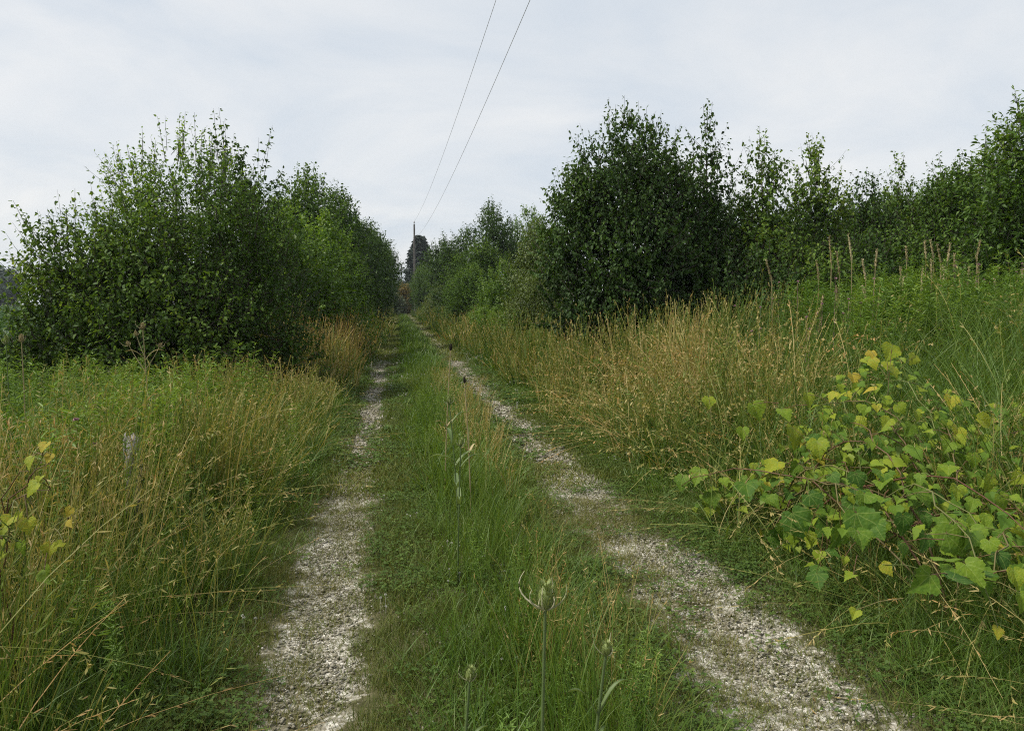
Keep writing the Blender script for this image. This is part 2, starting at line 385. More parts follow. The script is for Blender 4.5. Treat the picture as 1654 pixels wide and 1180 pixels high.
def build_tree(name, seed, base, lobes, label, cat, mat, leaf=0.085, aspect=0.68, dens=60, k=11, droop=0.7,
               shoots=(), n_shoots=10, shoot_len=(0.4, 0.8), twig=(0.25, 0.5), simple=False, group=None, stems=5,
               stem_r=0.05, up=0.35, tone_top=0.25, fill=0.75, origin=None, zs=1.0, xs=1.0):
    """lobes: (x,y,z,rx,ry,rz) relative to the base. Returns the thing."""
    rng = np.random.default_rng(seed)
    bx, by = base; bz = float(gz(bx, by))
    root = empty(name, (bx, by, bz)) if origin is None else origin
    G, W = Geo(), Geo()
    lobes = [(l[0] * xs, l[1], l[2] * zs, l[3], l[4], l[5] * zs) for l in lobes]
    shoots = [(a[0] * xs, a[1], a[2] * zs, a[3] * zs, a[4], a[5]) for a in shoots]
    zmax = max(l[2] + l[5] for l in lobes)
    for l in lobes:
        c = np.array(l[:3]); r = np.array(l[3:6])
        area = ((r[0] * r[1]) ** 0.8 + (r[0] * r[2]) ** 0.8 + (r[1] * r[2]) ** 0.8)
        n = max(8, int(dens * 1.12 * area))
        d = norm(rng.normal(size=(n, 3)))
        fr = rng.uniform(0.50, 1.0, (n, 1)) ** 0.7
        O = c + d * r * fr
        ok = O[:, 2] > 0.05; O, d = O[ok], d[ok]; n = len(O)
        # clumps: drop and tone by a coarse noise so that light and dark masses form
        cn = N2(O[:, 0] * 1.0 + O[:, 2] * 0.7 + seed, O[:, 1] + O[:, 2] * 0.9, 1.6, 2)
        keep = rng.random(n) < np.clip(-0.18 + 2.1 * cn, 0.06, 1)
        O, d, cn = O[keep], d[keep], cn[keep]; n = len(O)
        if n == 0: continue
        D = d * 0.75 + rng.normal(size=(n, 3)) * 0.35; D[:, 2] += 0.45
        tone = 0.02 + 0.85 * cn + rng.normal(0, .09) + tone_top * (O[:, 2] / zmax - 0.5) + rng.normal(0, 0.06, n)  # tone_top tints higher leaves lighter: lit crown tops, partly new growth, put into colour
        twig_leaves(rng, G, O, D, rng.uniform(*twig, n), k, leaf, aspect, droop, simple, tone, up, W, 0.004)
        # interior leaves
        m = int(n * fill)
        if m:
            d2 = norm(rng.normal(size=(m, 3))); O2 = c + d2 * r * rng.uniform(0.1, 0.6, (m, 1))
            O2 = O2[O2[:, 2] > 0.05]; m = len(O2)
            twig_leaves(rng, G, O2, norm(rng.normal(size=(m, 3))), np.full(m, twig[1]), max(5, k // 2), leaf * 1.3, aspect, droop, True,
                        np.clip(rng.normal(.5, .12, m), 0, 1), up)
    # leading shoots above the crown
    sh = [np.array(s_) for s_ in shoots]
    tops = sorted(lobes, key=lambda l: -(l[2] + l[5]))[:max(3, len(lobes) // 2)]
    for q in range(n_shoots):
        l = tops[rng.integers(len(tops))]
        a = rng.uniform(0, 2 * math.pi); e = rng.uniform(0.0, 0.75)
        sh.append(np.array([l[0] + l[3] * e * math.cos(a), l[1] + l[4] * e * math.sin(a),
                            l[2] + l[5] * math.sqrt(1 - e * e) * 0.9, rng.uniform(*shoot_len), 0.25 * math.cos(a) * e, 0.25 * math.sin(a) * e]))
    if sh:
        S = np.array(sh); n = len(S)
        D = np.stack([S[:, 4], S[:, 5], np.ones(n)], 1) + rng.normal(0, 0.06, (n, 3))
        O = S[:, :3].copy()
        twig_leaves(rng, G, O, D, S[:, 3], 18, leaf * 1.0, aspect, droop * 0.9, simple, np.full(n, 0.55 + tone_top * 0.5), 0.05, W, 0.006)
    # stems and limbs
    nl = len(lobes)
    for q in range(stems):
        l = lobes[q % nl]
        p0 = np.array([rng.uniform(-1, 1) * 0.18, rng.uniform(-1, 1) * 0.18, -0.1]); p1 = np.array(l[:3])
        t = np.linspace(0, 1, 7)[:, None]
        mid = np.array([p1[0] * 0.35, p1[1] * 0.35, p1[2] * 0.6])
        C = (1 - t) ** 2 * p0 + 2 * t * (1 - t) * mid + t * t * p1
        C[1:-1] += rng.normal(0, 0.03, (5, 3))
        tube(W, C, np.linspace(stem_r, stem_r * 0.3, 7), 6)
        for b in range(5):
            d = norm(rng.normal(size=3)); d[2] = abs(d[2]) * 0.8
            e = C[3 + b % 4]
            tt = np.linspace(0, 1, 4)[:, None]
            tube(W, e + d * np.array(l[3:6]) * 0.8 * tt + np.array([0, 0, 0.2]) * tt * tt, np.linspace(stem_r * 0.35, 0.006, 4), 4)
    crown = obj('crown', G.mesh('crown', mat), root)
    trunk = obj('trunk', W.mesh('trunk', M_BARK), root)
    if label: setp(root, label, cat, group)
    return root

def auto_lobes(rng, h, wdt, kind='ovoid', n=12, z0=0.25):
    out = []
    for i in range(n):
        t = (i + 0.5) / n
        z = h * (z0 * 0.5 + (0.93 - z0 * 0.5) * t)
        if kind == 'ovoid': prof = math.sin(math.pi * min(1, 0.18 + 0.80 * t)) ** 0.7
        elif kind == 'column': prof = 0.95 * (1 - 0.75 * max(0, t - 0.25))
        else: prof = (1 - t ** 2.2) ** 0.5 * 0.95 + 0.05
        a = rng.uniform(0, 2 * math.pi); e = wdt * 0.5 * prof * rng.uniform(0.35, 0.65)
        r = wdt * 0.5 * prof * rng.uniform(0.5, 0.7) + 0.12 * wdt * 0.3
        out.append((e * math.cos(a), e * math.sin(a), z, r, r, r * rng.uniform(0.9, 1.25)))
    return out

def copy_tree(src, loc, rz, sc, label, group=None):
    c = src.copy(); COL.objects.link(c); c.location = loc; c.rotation_euler = (0, 0, rz); c.scale = sc
    c['label'] = label
    if group: c['group'] = group
    for ch in src.children:
        d = ch.copy(); COL.objects.link(d); d.parent = c
    return c

GL, GR = 'hedgerow trees left of the lane', 'shrub row right of the lane'
def sx(px, d): return at(px, 488, d).x
def zt(py, d, px): return at(px, py, d).z

# --- near left thicket -------------------------------------------------------
D0 = 12.0
def L0(bx, *ls): return [(u, v, z, r, r * 0.95, rz) for (u, v, z, r, rz) in ls]
build_tree('pear_shrub', 11, (-3.62, 12.0),
    L0(0, (-0.1, 0, 2.75, .55, .6), (-0.75, .1, 2.5, .6, .7), (-1.35, 0, 2.35, .5, .7), (-1.6, .2, 1.75, .55, .6), (-1.35, -.2, 1.1, .65, .7),
       (-.6, -.3, 1.7, .8, .8), (.15, -.4, 1.8, .85, .9), (.75, -.5, 1.2, .8, .8), (0, -.6, .85, .95, .8), (-.8, -.5, .8, .85, .7), (0.9, -.4, .6, .7, .6), (-1.55, 0, .6, .6, .6)),
    'dark pear shrub with sparse upright sprigs at the far left end of the hedgerow', 'shrub', M_PEAR, leaf=0.082, dens=112, fill=.45, k=11, zs=0.80, xs=0.86,
    shoots=[(-1.75, 0, 2.7, 1.0, -.35, 0), (-1.5, 0, 2.75, .75, -.2, 0), (-1.2, 0, 2.9, .95, -.15, 0), (-1.95, 0, 2.0, .8, -.8, 0), (-1.9, .1, 1.7, .6, -1.1, 0),
            (-.8, 0, 3.05, .95, -.2, 0), (-.35, 0, 3.2, .8, -.05, 0), (-.55, 0, 3.0, 1.0, 0, 0)], n_shoots=8, shoot_len=(.3, .55), stems=9, group=GL)
build_tree('young_tree', 12, (-3.75, 13.2),
    L0(0, (.2, 0, 3.75, .55, .65), (-.35, .1, 3.45, .55, .6), (.75, 0, 3.35, .55, .7), (.1, 0, 2.9, .8, .8), (.9, .1, 2.6, .7, .8), (-.5, 0, 2.6, .7, .7), (.4, 0, 1.9, 1., .9), (.2, 0, 1.0, .9, .8)),
    'fresh green tree whose pale top rises highest over the hedgerow by the field', 'tree', M_BRIGHT, leaf=0.070, dens=112, fill=.5, k=11, zs=0.89,
    shoots=[(.05, 0, 4.2, .75, -.08, 0), (.3, 0, 4.25, .7, .1, 0), (.55, 0, 4.05, .7, .15, 0), (-.6, 0, 3.8, .7, -.2, 0), (.95, 0, 3.8, .5, .1, 0)],
    n_shoots=16, droop=0.35, stems=6, group=GL, tone_top=0.5)
build_tree('leafy_shrub', 13, (-2.55, 12.6),
    L0(0, (-.2, -.2, 2.6, .65, .7), (.3, -.1, 2.3, .6, .7), (-.4, -.3, 1.7, .8, .8), (.5, -.2, 1.55, .75, .8), (.1, -.4, 1.0, .9, .8), (.75, -.2, .8, .65, .65), (-.5, -.4, .7, .8, .6)),
    'rounded mid green shrub closing the hedgerow beside the rusty grass', 'shrub', M_MIDLEAF, leaf=0.064, dens=120, k=11, n_shoots=14, shoot_len=(.3, .6), droop=0.5, stems=6, group=GL)
build_tree('young_tree', 14, (-3.0, 16.0),
    L0(0, (-.35, 0, 3.6, .4, .8), (.15, 0, 3.5, .38, .7), (0, 0, 2.7, .7, .8), (-.2, 0, 1.9, .8, .8), (.4, 0, 1.6, .8, .8), (0, 0, .9, .9, .8)),
    'slender dark tree with two leafy spires sticking out behind the rounded shrub', 'tree', M_PEAR2, leaf=0.10, dens=62, k=10, zs=1.0,
    shoots=[(-.5, 0, 4.3, .95, -.05, 0), (-.35, 0, 4.2, 1.0, .0, 0), (-.42, .1, 4.0, 1.0, .02, 0), (.3, 0, 4.0, .95, .2, 0), (.34, .05, 3.8, .95, .2, 0), (-.6, 0, 3.9, .9, -.15, 0)], n_shoots=6, stems=5, group=GL)

# --- hedgerow receding on the left --------------------------------------------
lib = {}
rngL = np.random.default_rng(5)
def library(key, seed, h, wdt, kind, mat, leaf, dens, n, **kw):
    rng = np.random.default_rng(seed)
    lib[key] = (seed, auto_lobes(rng, h, wdt, kind, n), mat, leaf, dens, kw)
library('round', 31, 6.0, 4.2, 'bushy', M_MIDLEAF, 0.15, 30, 14, k=10, twig=(.35, .7), n_shoots=26, shoot_len=(.4, .9), simple=True)
library('dark', 32, 6.5, 3.6, 'ovoid', M_PEAR2, 0.15, 34, 14, k=10, twig=(.35, .7), n_shoots=26, shoot_len=(.5, 1.0), simple=True)
library('bright', 33, 5.0, 3.4, 'bushy', M_BRIGHT, 0.14, 34, 12, k=10, twig=(.3, .6), n_shoots=22, shoot_len=(.4, .8), simple=True)
library('olive', 34, 4.5, 3.6, 'bushy', M_OLIVE, 0.13, 36, 12, k=10, twig=(.3, .6), n_shoots=20, shoot_len=(.3, .7), simple=True)
made = {}
REFH = {'round': 6.0, 'dark': 6.5, 'bright': 5.0, 'olive': 4.5}
REFW = {'round': 4.2, 'dark': 3.6, 'bright': 3.4, 'olive': 3.6}
def put(key, name, x, y, h, wd, rz, label, cat, group):
    loc = (x, y, float(gz(x, y)) - 0.03)
    sc = (wd / REFW[key], wd / REFW[key], h / REFH[key] * 0.93)
    if key not in made:
        s, lb, mat, leaf, dens, kw = lib[key]
        made[key] = build_tree(name, s, (x, y), lb, label, cat, mat, leaf=leaf, dens=dens, group=group, stems=5, stem_r=0.09, **kw)
        o = made[key]; o.location = loc; o.rotation_euler = (0, 0, rz); o.scale = sc
        return o
    o = copy_tree(made[key], loc, rz, sc, label, group); o.name = name
    o['category'] = cat
    return o
for (key, name, px, d, py, wd, rz, label, cat) in [
    ('bright', 'hedgerow_tree', 462, 19.0, 330, 3.0, 0.3, 'lighter green bushy tree filling the hedgerow behind the two leafy spires', 'tree'),
    ('round', 'hedgerow_tree', 492, 26.0, 272, 3.4, 1.2, 'dense rounded tree topping the hedgerow left of the lane midway back', 'tree'),
    ('bright', 'hedgerow_tree', 512, 21.0, 345, 2.6, 2.9, 'bright green bushy tree on the lane side of the hedgerow', 'tree'),
    ('dark', 'hedgerow_tree', 541, 34.0, 300, 3.4, 2.0, 'dark tree with a narrow crown behind the bright bushy one', 'tree'),
    ('round', 'hedgerow_tree', 548, 30.0, 395, 3.0, 4.0, 'low dark green hedgerow bush above the rusty grass tuft', 'shrub'),
    ('dark', 'hedgerow_tree', 574, 44.0, 342, 4.0, 0.7, 'dark broad tree left of the lane before the skyline dips', 'tree'),
    ('round', 'hedgerow_tree', 590, 56.0, 358, 4.6, 3.3, 'dark rounded tree on the sloping end of the left skyline', 'tree'),
    ('dark', 'hedgerow_tree', 606, 70.0, 366, 4.4, 5.0, 'pointed dark tree second from the far end of the left hedgerow', 'tree'),
    ('round', 'hedgerow_tree', 609, 86.0, 384, 4.2, 1.9, 'farthest dark tree of the left hedgerow next to the utility pole gap', 'tree'),
    ('dark', 'hedgerow_tree', 625, 104.0, 398, 2.8, 2.5, 'small far dark tree closing the left side of the lane gap', 'tree'),
    ('olive', 'hedgerow_shrub', 603, 60.0, 455, 2.4, 2.5, 'low shrub at the foot of the far left trees beside the lane', 'shrub'),
    ('round', 'hedgerow_shrub', 585, 42.0, 450, 3.0, 5.5, 'low leafy bush under the broad dark tree at the lane edge', 'shrub'),
]:
    p = at(px, py, d)
    put(key, name, p.x, d, p.z, wd, rz, label, cat, GL)

# --- right of the lane, far to near --------------------------------------------
for (key, name, px, d, py, wd, rz, label, cat) in [
    ('round', 'hedgerow_tree', 680, 92.0, 424, 3.4, 0.4, 'low dark bush hiding the foot of the utility pole', 'shrub'),
    ('round', 'hedgerow_tree', 720, 68.0, 395, 4.2, 1.3, 'rounded green tree just right of the utility pole', 'tree'),
    ('dark', 'hedgerow_tree', 742, 52.0, 362, 4.4, 3.1, 'dark tree with thin bare tips right of the pole', 'tree'),
    ('round', 'hedgerow_tree', 778, 42.0, 388, 3.8, 4.6, 'mid green bush in front of the pointed dark tree', 'shrub'),
    ('dark', 'hedgerow_tree', 799, 44.0, 318, 3.2, 5.2, 'pointed dark tree standing up between the pole and the big pear tree', 'tree'),
    ('bright', 'hedgerow_tree', 852, 48.0, 336, 3.4, 0.9, 'pale green far treetop peeping over the olive shrub', 'tree'),
    ('bright', 'hedgerow_shrub', 806, 27.0, 420, 1.8, 2.2, 'bright yellow green bush at the grass edge right of the lane', 'shrub'),
    ('round', 'hedgerow_shrub', 755, 36.0, 425, 2.8, 0.2, 'dull green low bush by the right grass verge halfway down', 'shrub'),
    ('olive', 'hedgerow_shrub', 874, 21.5, 352, 2.3, 1.0, 'olive green shrub leaning against the big pear tree', 'shrub'),
    ('olive', 'hedgerow_shrub', 862, 19.0, 438, 1.6, 3.6, 'low olive shrub at the front foot of the taller olive shrub', 'shrub'),
    ('olive', 'hedgerow_shrub', 712, 62.0, 455, 2.8, 4.1, 'low hazy green shrub at the far end of the right verge', 'shrub'),
]:
    p = at(px, py, d)
    put(key, name, p.x, d, p.z - float(gz(p.x, d)), wd, rz, label, cat, GR)

for (key, px, d, py, wd, rz, label) in [
    ('dark', 1186, 18.5, 318, 2.6, .5, 'dark bushy tree filling the gap beyond the narrow dark sapling'),
    ('round', 1272, 18.0, 345, 2.8, 1.7, 'round green tree seen between the second and third saplings'),
    ('dark', 1352, 19.0, 330, 2.6, 2.6, 'dark tree seen behind the gap right of the airy sapling'),
    ('round', 1430, 19.5, 315, 3.0, 3.9, 'mid green tree behind the thin grey green sapling tip'),
    ('round', 1505, 19.0, 285, 2.8, 5.1, 'rounded green tree showing left of the broad sapling top'),
    ('round', 1585, 19.0, 262, 3.2, .9, 'tall rounded green tree at the back of the row near the right edge')]:
    p = at(px, py, d); put(key, 'hedgerow_tree', p.x, d, p.z - float(gz(p.x, d)), wd, rz, label, 'tree', GR)
# big pear tree
build_tree('pear_tree', 21, (4.0, 13.2),
    L0(0, (.05, 0, 3.75, .5, .65), (-.4, 0, 3.35, .5, .7), (.5, 0, 3.4, .5, .65), (-.75, 0, 2.75, .55, .7), (.8, 0, 2.8, .5, .75), (0, -.3, 2.8, .75, .8),
       (-.95, 0, 2.0, .6, .7), (.95, -.1, 2.0, .6, .7), (0, -.5, 1.9, .9, .85), (-.7, -.3, 1.2, .75, .7), (.8, -.3, 1.2, .7, .7), (.1, -.5, .9, .9, .7)),
    'tall broad dark green pear tree with drooping leaves right of the lane', 'tree', M_PEAR2, leaf=0.086, dens=165, k=11, droop=1.1,
    shoots=[(-.3, 0, 4.05, .75, -.02, 0), (-.05, 0, 4.1, .75, 0, 0), (.25, 0, 4.1, .7, .03, 0), (.55, 0, 3.9, .6, .08, 0), (-.75, 0, 3.6, .6, -.1, 0), (-1.1, 0, 2.9, .5, -.7, 0),
            (-1.35, 0, 2.4, .45, -.9, 0), (.85, 0, 3.4, .5, .3, 0), (-.15, .1, 4.0, .7, 0, 0), (.4, .1, 4.0, .7, 0, 0)], n_shoots=22, shoot_len=(.25, .5), stems=8, stem_r=.06, group=GR, tone_top=.45)
for i, (seed, px, d, py, wd, mat, lf, ns, label) in enumerate([
    (41, 1142, 13.6, 203, 1.15, M_PEAR2, .090, 9, 'narrow dark sapling pressed against the big pear tree'),
    (42, 1232, 13.4, 238, 1.35, M_PEAR, .088, 12, 'slender pear sapling with lighter sprigs, second beyond the big pear tree'),
    (43, 1312, 14.2, 242, 1.45, M_PEAR, .088, 13, 'airy sapling with several thin tips, third beyond the big pear tree'),
    (44, 1395, 15.5, 286, 1.75, M_PEAR2, .09, 8, 'dark round-topped sapling in the middle of the right hand row'),
    (45, 1452, 16.2, 268, 1.1, M_PEAR, .09, 7, 'thin grey green sapling tip next to the dark round-topped one'),
    (46, 1530, 15.2, 268, 2.0, M_MIDLEAF, .095, 10, 'broad mid green sapling above the tan seed spikes'),
]):
    p = at(px, py + 12, d); h = p.z - float(gz(p.x, d))
    rng = np.random.default_rng(seed)
    lobes = [(0.0, 0, h - .5, wd * .17, wd * .17, .5), (.1, 0, h - 1.0, wd * .3, wd * .3, .5)]
    for q in range(9):
        t = q / 8; a = q * 2.4 + seed
        rr = wd * (.30 + .12 * (1 - t)); e = wd * .28 * (1.15 - .6 * t)
        lobes.append((e * math.cos(a), e * math.sin(a), .55 + t * (h - 1.9), rr, rr, rr * 1.25))
    build_tree('pear_sapling', seed, (p.x, d), lobes, label, 'sapling', mat, leaf=lf, dens=74, k=10, droop=.9, n_shoots=ns + 8, shoot_len=(.25, .65), stems=5, stem_r=.035,
               shoots=[(0, 0, h - .45, .6, 0, 0), (.22, 0, h - .7, .5, .1, 0), (-.24, 0, h - .75, .55, -.1, 0), (-.4, 0, h - 1.2, .5, -.25, 0), (.42, 0, h - 1.1, .5, .2, 0)], group=GR, tone_top=.3)
# low filler shrub between saplings, front
for (seed, px, d, py, wd, mat, label) in [
    (51, 1185, 12.6, 400, 1.6, M_PEAR2, 'low dark bush at the foot of the narrow sapling'),
    (52, 1270, 12.8, 405, 1.8, M_PEAR, 'low leafy bush between the second and third saplings'),
    (53, 1345, 13.6, 385, 1.8, M_PEAR2, 'low dark bush under the leftmost tan seed spikes'),
    (54, 1465, 14.2, 372, 2.2, M_MIDLEAF, 'green bush behind the tall tan seed spikes')]:
    p = at(px, py, d); h = p.z - float(gz(p.x, d))
    lobes = [(math.cos(q * 2.4) * wd * .28, math.sin(q * 2.4) * wd * .2, h * (.3 + .42 * q / 6), wd * .36, wd * .36, h * .27) for q in range(7)]
    build_tree('low_shrub', seed, (p.x, d), lobes, label, 'shrub', mat, leaf=.088, dens=70, k=10, droop=.9, n_shoots=10, shoot_len=(.2, .4), stems=5, stem_r=.025, group=GR)
# tree at the right frame edge, long bright leaves
h0 = at(1600, 205, 12.0).z
build_tree('edge_tree', 61, (at(1690, 300, 12.0).x, 12.0),
    L0(0, (.2, 0, 3.6, .7, .8), (.4, 0, 4.3, .5, .6), (-.45, 0, 3.25, .5, .6), (-.2, 0, 2.5, .85, .8), (-.8, 0, 2.25, .6, .7), (-.3, -.1, 1.6, .9, .8), (.6, 0, 2.2, .9, 1), (.3, -.2, 1.3, 1, .8), (-.9, 0, 1.4, .6, .6)),
    'leafy green tree with long bright leaves cut by the right frame edge', 'tree', M_EDGE, leaf=0.13, aspect=.42, dens=60, k=12, droop=.25,
    shoots=[(-.55, 0, 3.7, .7, -.3, 0), (-.2, 0, 3.9, .75, -.15, 0), (-.1, 0, 4.4, .7, -.1, 0), (-.35, 0, 3.6, .8, -.5, 0), (.1, 0, 4.7, .6, 0, 0)], n_shoots=14, stems=6, group=GR, tone_top=.6)
build_tree('edge_tree', 62, (at(1608, 300, 14.5).x, 14.5),
    L0(0, (0, 0, 3.1, .6, .7), (-.5, 0, 2.7, .6, .7), (.5, 0, 2.8, .6, .7), (0, -.2, 2.0, 1, .8), (-.6, -.2, 1.3, .8, .8), (.5, -.2, 1.2, .8, .8)),
    'mid green bushy tree just behind the right edge tree', 'tree', M_MIDLEAF, leaf=0.10, dens=64, k=10, droop=.7, n_shoots=14, stems=5, group=GR)

# rust coloured shrub and grey bush closing the lane, spruce beyond
rr = np.random.default_rng(71)
build_tree('rust_shrub', 71, (sx(650, 100), 100.0), auto_lobes(rr, 3.9, 2.4, 'bushy', 9), 'rusty tan shrub at the far end of the lane', 'shrub', M_RUST, leaf=.2, dens=40, k=9, simple=True, n_shoots=6, stems=4)
build_tree('grey_shrub', 72, (sx(634, 96), 96.0), auto_lobes(rr, 2.6, 3.0, 'bushy', 8), 'pale grey green bush left of the rusty shrub at the lane end', 'shrub', M_GREY, leaf=.2, dens=36, k=9, simple=True, n_shoots=6, stems=4)
build_tree('lane_end_shrub', 73, (sx(652, 112), 112.0), auto_lobes(rr, 4.2, 6.0, 'bushy', 10), 'dark bush across the lane end behind the rusty shrub', 'shrub', M_PEAR2, leaf=.25, dens=16, k=9, simple=True, n_shoots=8, stems=4)

def spruce(x, y, h, wd, label):
    rng = np.random.default_rng(77); root = empty('spruce_tree', (x, y, float(gz(x, y))))
    G, W = Geo(), Geo()
    tube(W, [(0, 0, -.2), (0, 0, h * .5), (0, 0, h * .97)], [.22, .12, .03], 8)
    n = 1300; z = h * (0.06 + .92 * rng.random(n) ** 1.25); ln = (1 - z / h) ** .62 * wd * .5 * rng.uniform(.75, 1.1, n) + .12
    a = rng.uniform(0, 2 * math.pi, n)
    s = np.linspace(0, 1, 6)
    for q in range(n):
        d = np.array([math.cos(a[q]), math.sin(a[q]), 0])
        C = np.array([0, 0, z[q]]) + d * (ln[q] * s)[:, None] + np.array([0, 0, 1]) * (ln[q] * (-.30 * s + .18 * s * s))[:, None]
        m = 14; t = rng.uniform(.15, 1, m); P = np.array([np.interp(t, s, C[:, j]) for j in range(3)]).T
        sd_ = np.cross(d, [0, 0, 1]) * np.where(rng.random(m) < .5, 1, -1)[:, None]
        U = d * .6 + sd_ * .7 + rng.normal(0, .15, (m, 3)); U[:, 2] -= .35
        Nr = np.tile([0, 0, 1.], (m, 1)) + rng.normal(0, .5, (m, 3))
        leaf_block(G, P, U, Nr, rng.uniform(.5, .9, m), rng.uniform(.22, .36, m), rng.uniform(0, 1, m), simple=True)
    obj('crown', G.mesh('crown', M_NEEDLE), root); obj('trunk', W.mesh('trunk', M_BARK), root)
    setp(root, label, 'tree')
spruce(sx(679, 150), 150.0, zt(381, 150, 679) + .2, 9.5, 'dark pointed spruce behind the utility pole')

# far woods across the field on the left
def far_woods():
    rng = np.random.default_rng(81); G = Geo(); W = Geo()
    for i in range(64):
        x = -300 + i * 4.1 + rng.normal(0, 1.5); y = 250 + rng.normal(0, 8); h = rng.uniform(10, 14.5)
        n = 420; d = norm(rng.normal(size=(n, 3))); rad = rng.uniform(.55, 1.05, (n, 1))
        P = np.array([x, y, h * .55]) + d * rad * np.array([4.2, 4, h * .5]); P[:, 2] = np.maximum(P[:, 2], .3)
        U = d + rng.normal(0, .6, (n, 3)); Nr = d + rng.normal(0, .5, (n, 3))
        leaf_block(G, P, np.cross(U, Nr), Nr, rng.uniform(.8, 1.7, n), rng.uniform(.7, 1.2, n), np.clip(rng.normal(.5, .25, n), 0, 1), simple=True)
        tube(G, [(x, y, -.2), (x, y, h * .6)], [.25, .12], 5, tint=0.0)
    setp(obj('far_woods', G.mesh('far_woods', M_FAR)), 'bluish dark line of woods far across the crop field', 'woods', kind='stuff')
far_woods()

# ================================================================== poles and wires
def metal(name, c, rough=.5, met=.8):
    m = new_mat(name); nt = m.node_tree; p = nt.nodes.new('ShaderNodeBsdfPrincipled')
    n = nt.nodes.new('ShaderNodeTexNoise'); n.inputs['Scale'].default_value = 20
    cc = ramp(nt, n.outputs['Fac'], [(0.3, tuple(v * .75 for v in c)), (0.7, c)]); nt.links.new(cc, p.inputs['Base Color'])
    p.inputs['Roughness'].default_value = rough; p.inputs['Metallic'].default_value = met
    o = nt.nodes.new('ShaderNodeOutputMaterial'); nt.links.new(p.outputs[0], o.inputs['Surface']); return m
M_WIRE = metal('wire_metal', (.5, .5, .5), .5, .2)
M_PORC = metal('porcelain', (.25, .22, .2), .3, 0)
def pole(x, y, h, label):
    root = empty('utility_pole', (x, y, float(gz(x, y))))
    G = Geo(); tube(G, [(0, 0, -.5), (0, 0, h * .5), (0, 0, h)], [.145, .125, .10], 12); obj('shaft', G.mesh('shaft', M_POLE, True), root)
    G = Geo(); tube(G, [(0, 0, h), (0, 0, h + .1), (0, 0, h + .14), (0, 0, h + .2), (0, 0, h + .24), (0, 0, h + .34), (0, 0, h + .38)], [.02, .02, .085, .085, .055, .07, .03], 10)
    obj('insulator', G.mesh('insulator', M_PORC, True), root)
    G = Geo(); tube(G, [(.13, 0, h - 1.75), (.2, 0, h - 1.75), (.22, 0, h - 1.70), (.22, 0, h - 1.58), (.2, 0, h - 1.55)], [.015, .015, .05, .05, .02], 8)
    obj('spool_bracket', G.mesh('spool_bracket', M_PORC, True), root)
    setp(root, label, 'utility pole', 'utility poles along the lane'); return root
P1 = at(669, 362, 97.0); P2 = at(648.5, 428, 200.0)
z1 = float(gz(P1.x, 97)); h1 = P1.z - z1
pole(P1.x, 97.0, h1, 'tall wooden utility pole standing above the trees at the lane end')
h2 = P2.z - float(gz(P2.x, 200))
pole(P2.x, 200.0, h2, 'smaller far utility pole left of the tall one, at the gap in the trees')
def wire(a, b, sag, label, r=.0085):
    a, b = np.array(a), np.array(b); t = np.linspace(0, 1, 60)[:, None]
    C = a + (b - a) * t; C[:, 2] -= (4 * sag * t * (1 - t))[:, 0]
    G = Geo(); tube(G, C, r, 5)
    setp(obj('power_line', G.mesh('power_line', M_WIRE, True)), label, 'power line', 'overhead power lines')
T1 = np.array([P1.x, 97.0, P1.z + .3]); T2 = np.array([P2.x, 200.0, P2.z + .3])
E = np.array([3.62, -6.0, 12.6])
wire(T1, E, 1.55, 'upper overhead power line meeting the top of the tall pole')
wire(T1 + [.22, 0, -1.95], E + [.22, 0, -1.9], 1.55, 'lower overhead power line running just right of the upper one')


# ================================================================== grasses and weeds (uncountable: one object per kind of cover)
GRASS = [(0.0, (0.040, 0.090, 0.016)), (0.30, (0.095, 0.155, 0.026)), (0.52, (0.175, 0.190, 0.042)), (0.70, (0.290, 0.245, 0.080)),
         (0.86, (0.390, 0.315, 0.135)), (1.0, (0.370, 0.235, 0.085))]
M_TALL = veg('tall_grass', GRASS, 0.30, 0.55, 0.25, k_tint=0.72, k_inst=0.60, k_along=0.16, off=-0.36)
M_GREEN = veg('green_grass', [(0, (0.038, 0.085, 0.014)), (0.5, (0.085, 0.155, 0.022)), (0.85, (0.145, 0.195, 0.036)), (1, (0.24, 0.22, 0.07))], 0.35, 0.5, 0.3, k_tint=0.5, k_inst=0.5)
M_TURF = veg('turf', [(0, (0.050, 0.085, 0.018)), (0.5, (0.105, 0.140, 0.030)), (0.8, (0.170, 0.170, 0.050)), (1, (0.27, 0.22, 0.10))], 0.3, 0.6, 0.25, k_tint=0.5, k_inst=0.5)
M_CLOVER = veg('clover', [(0, (0.036, 0.074, 0.015)), (0.6, (0.075, 0.130, 0.024)), (1, (0.125, 0.170, 0.034))], 0.3, 0.6, 0.2, k_tint=0.6, k_inst=0.4)
M_WEED = veg('weed_leaf', [(0, (0.038, 0.084, 0.014)), (0.5, (0.095, 0.180, 0.028)), (1, (0.190, 0.275, 0.046))], 0.35, 0.5, 0.3, k_tint=0.5, k_inst=0.5)
M_CROP = veg('crop_leaf', [(0, (0.018, 0.050, 0.012)), (0.6, (0.038, 0.092, 0.018)), (1, (0.06, 0.125, 0.03))], 0.3, 0.45, 0.35, k_tint=0.6, k_inst=0.4)
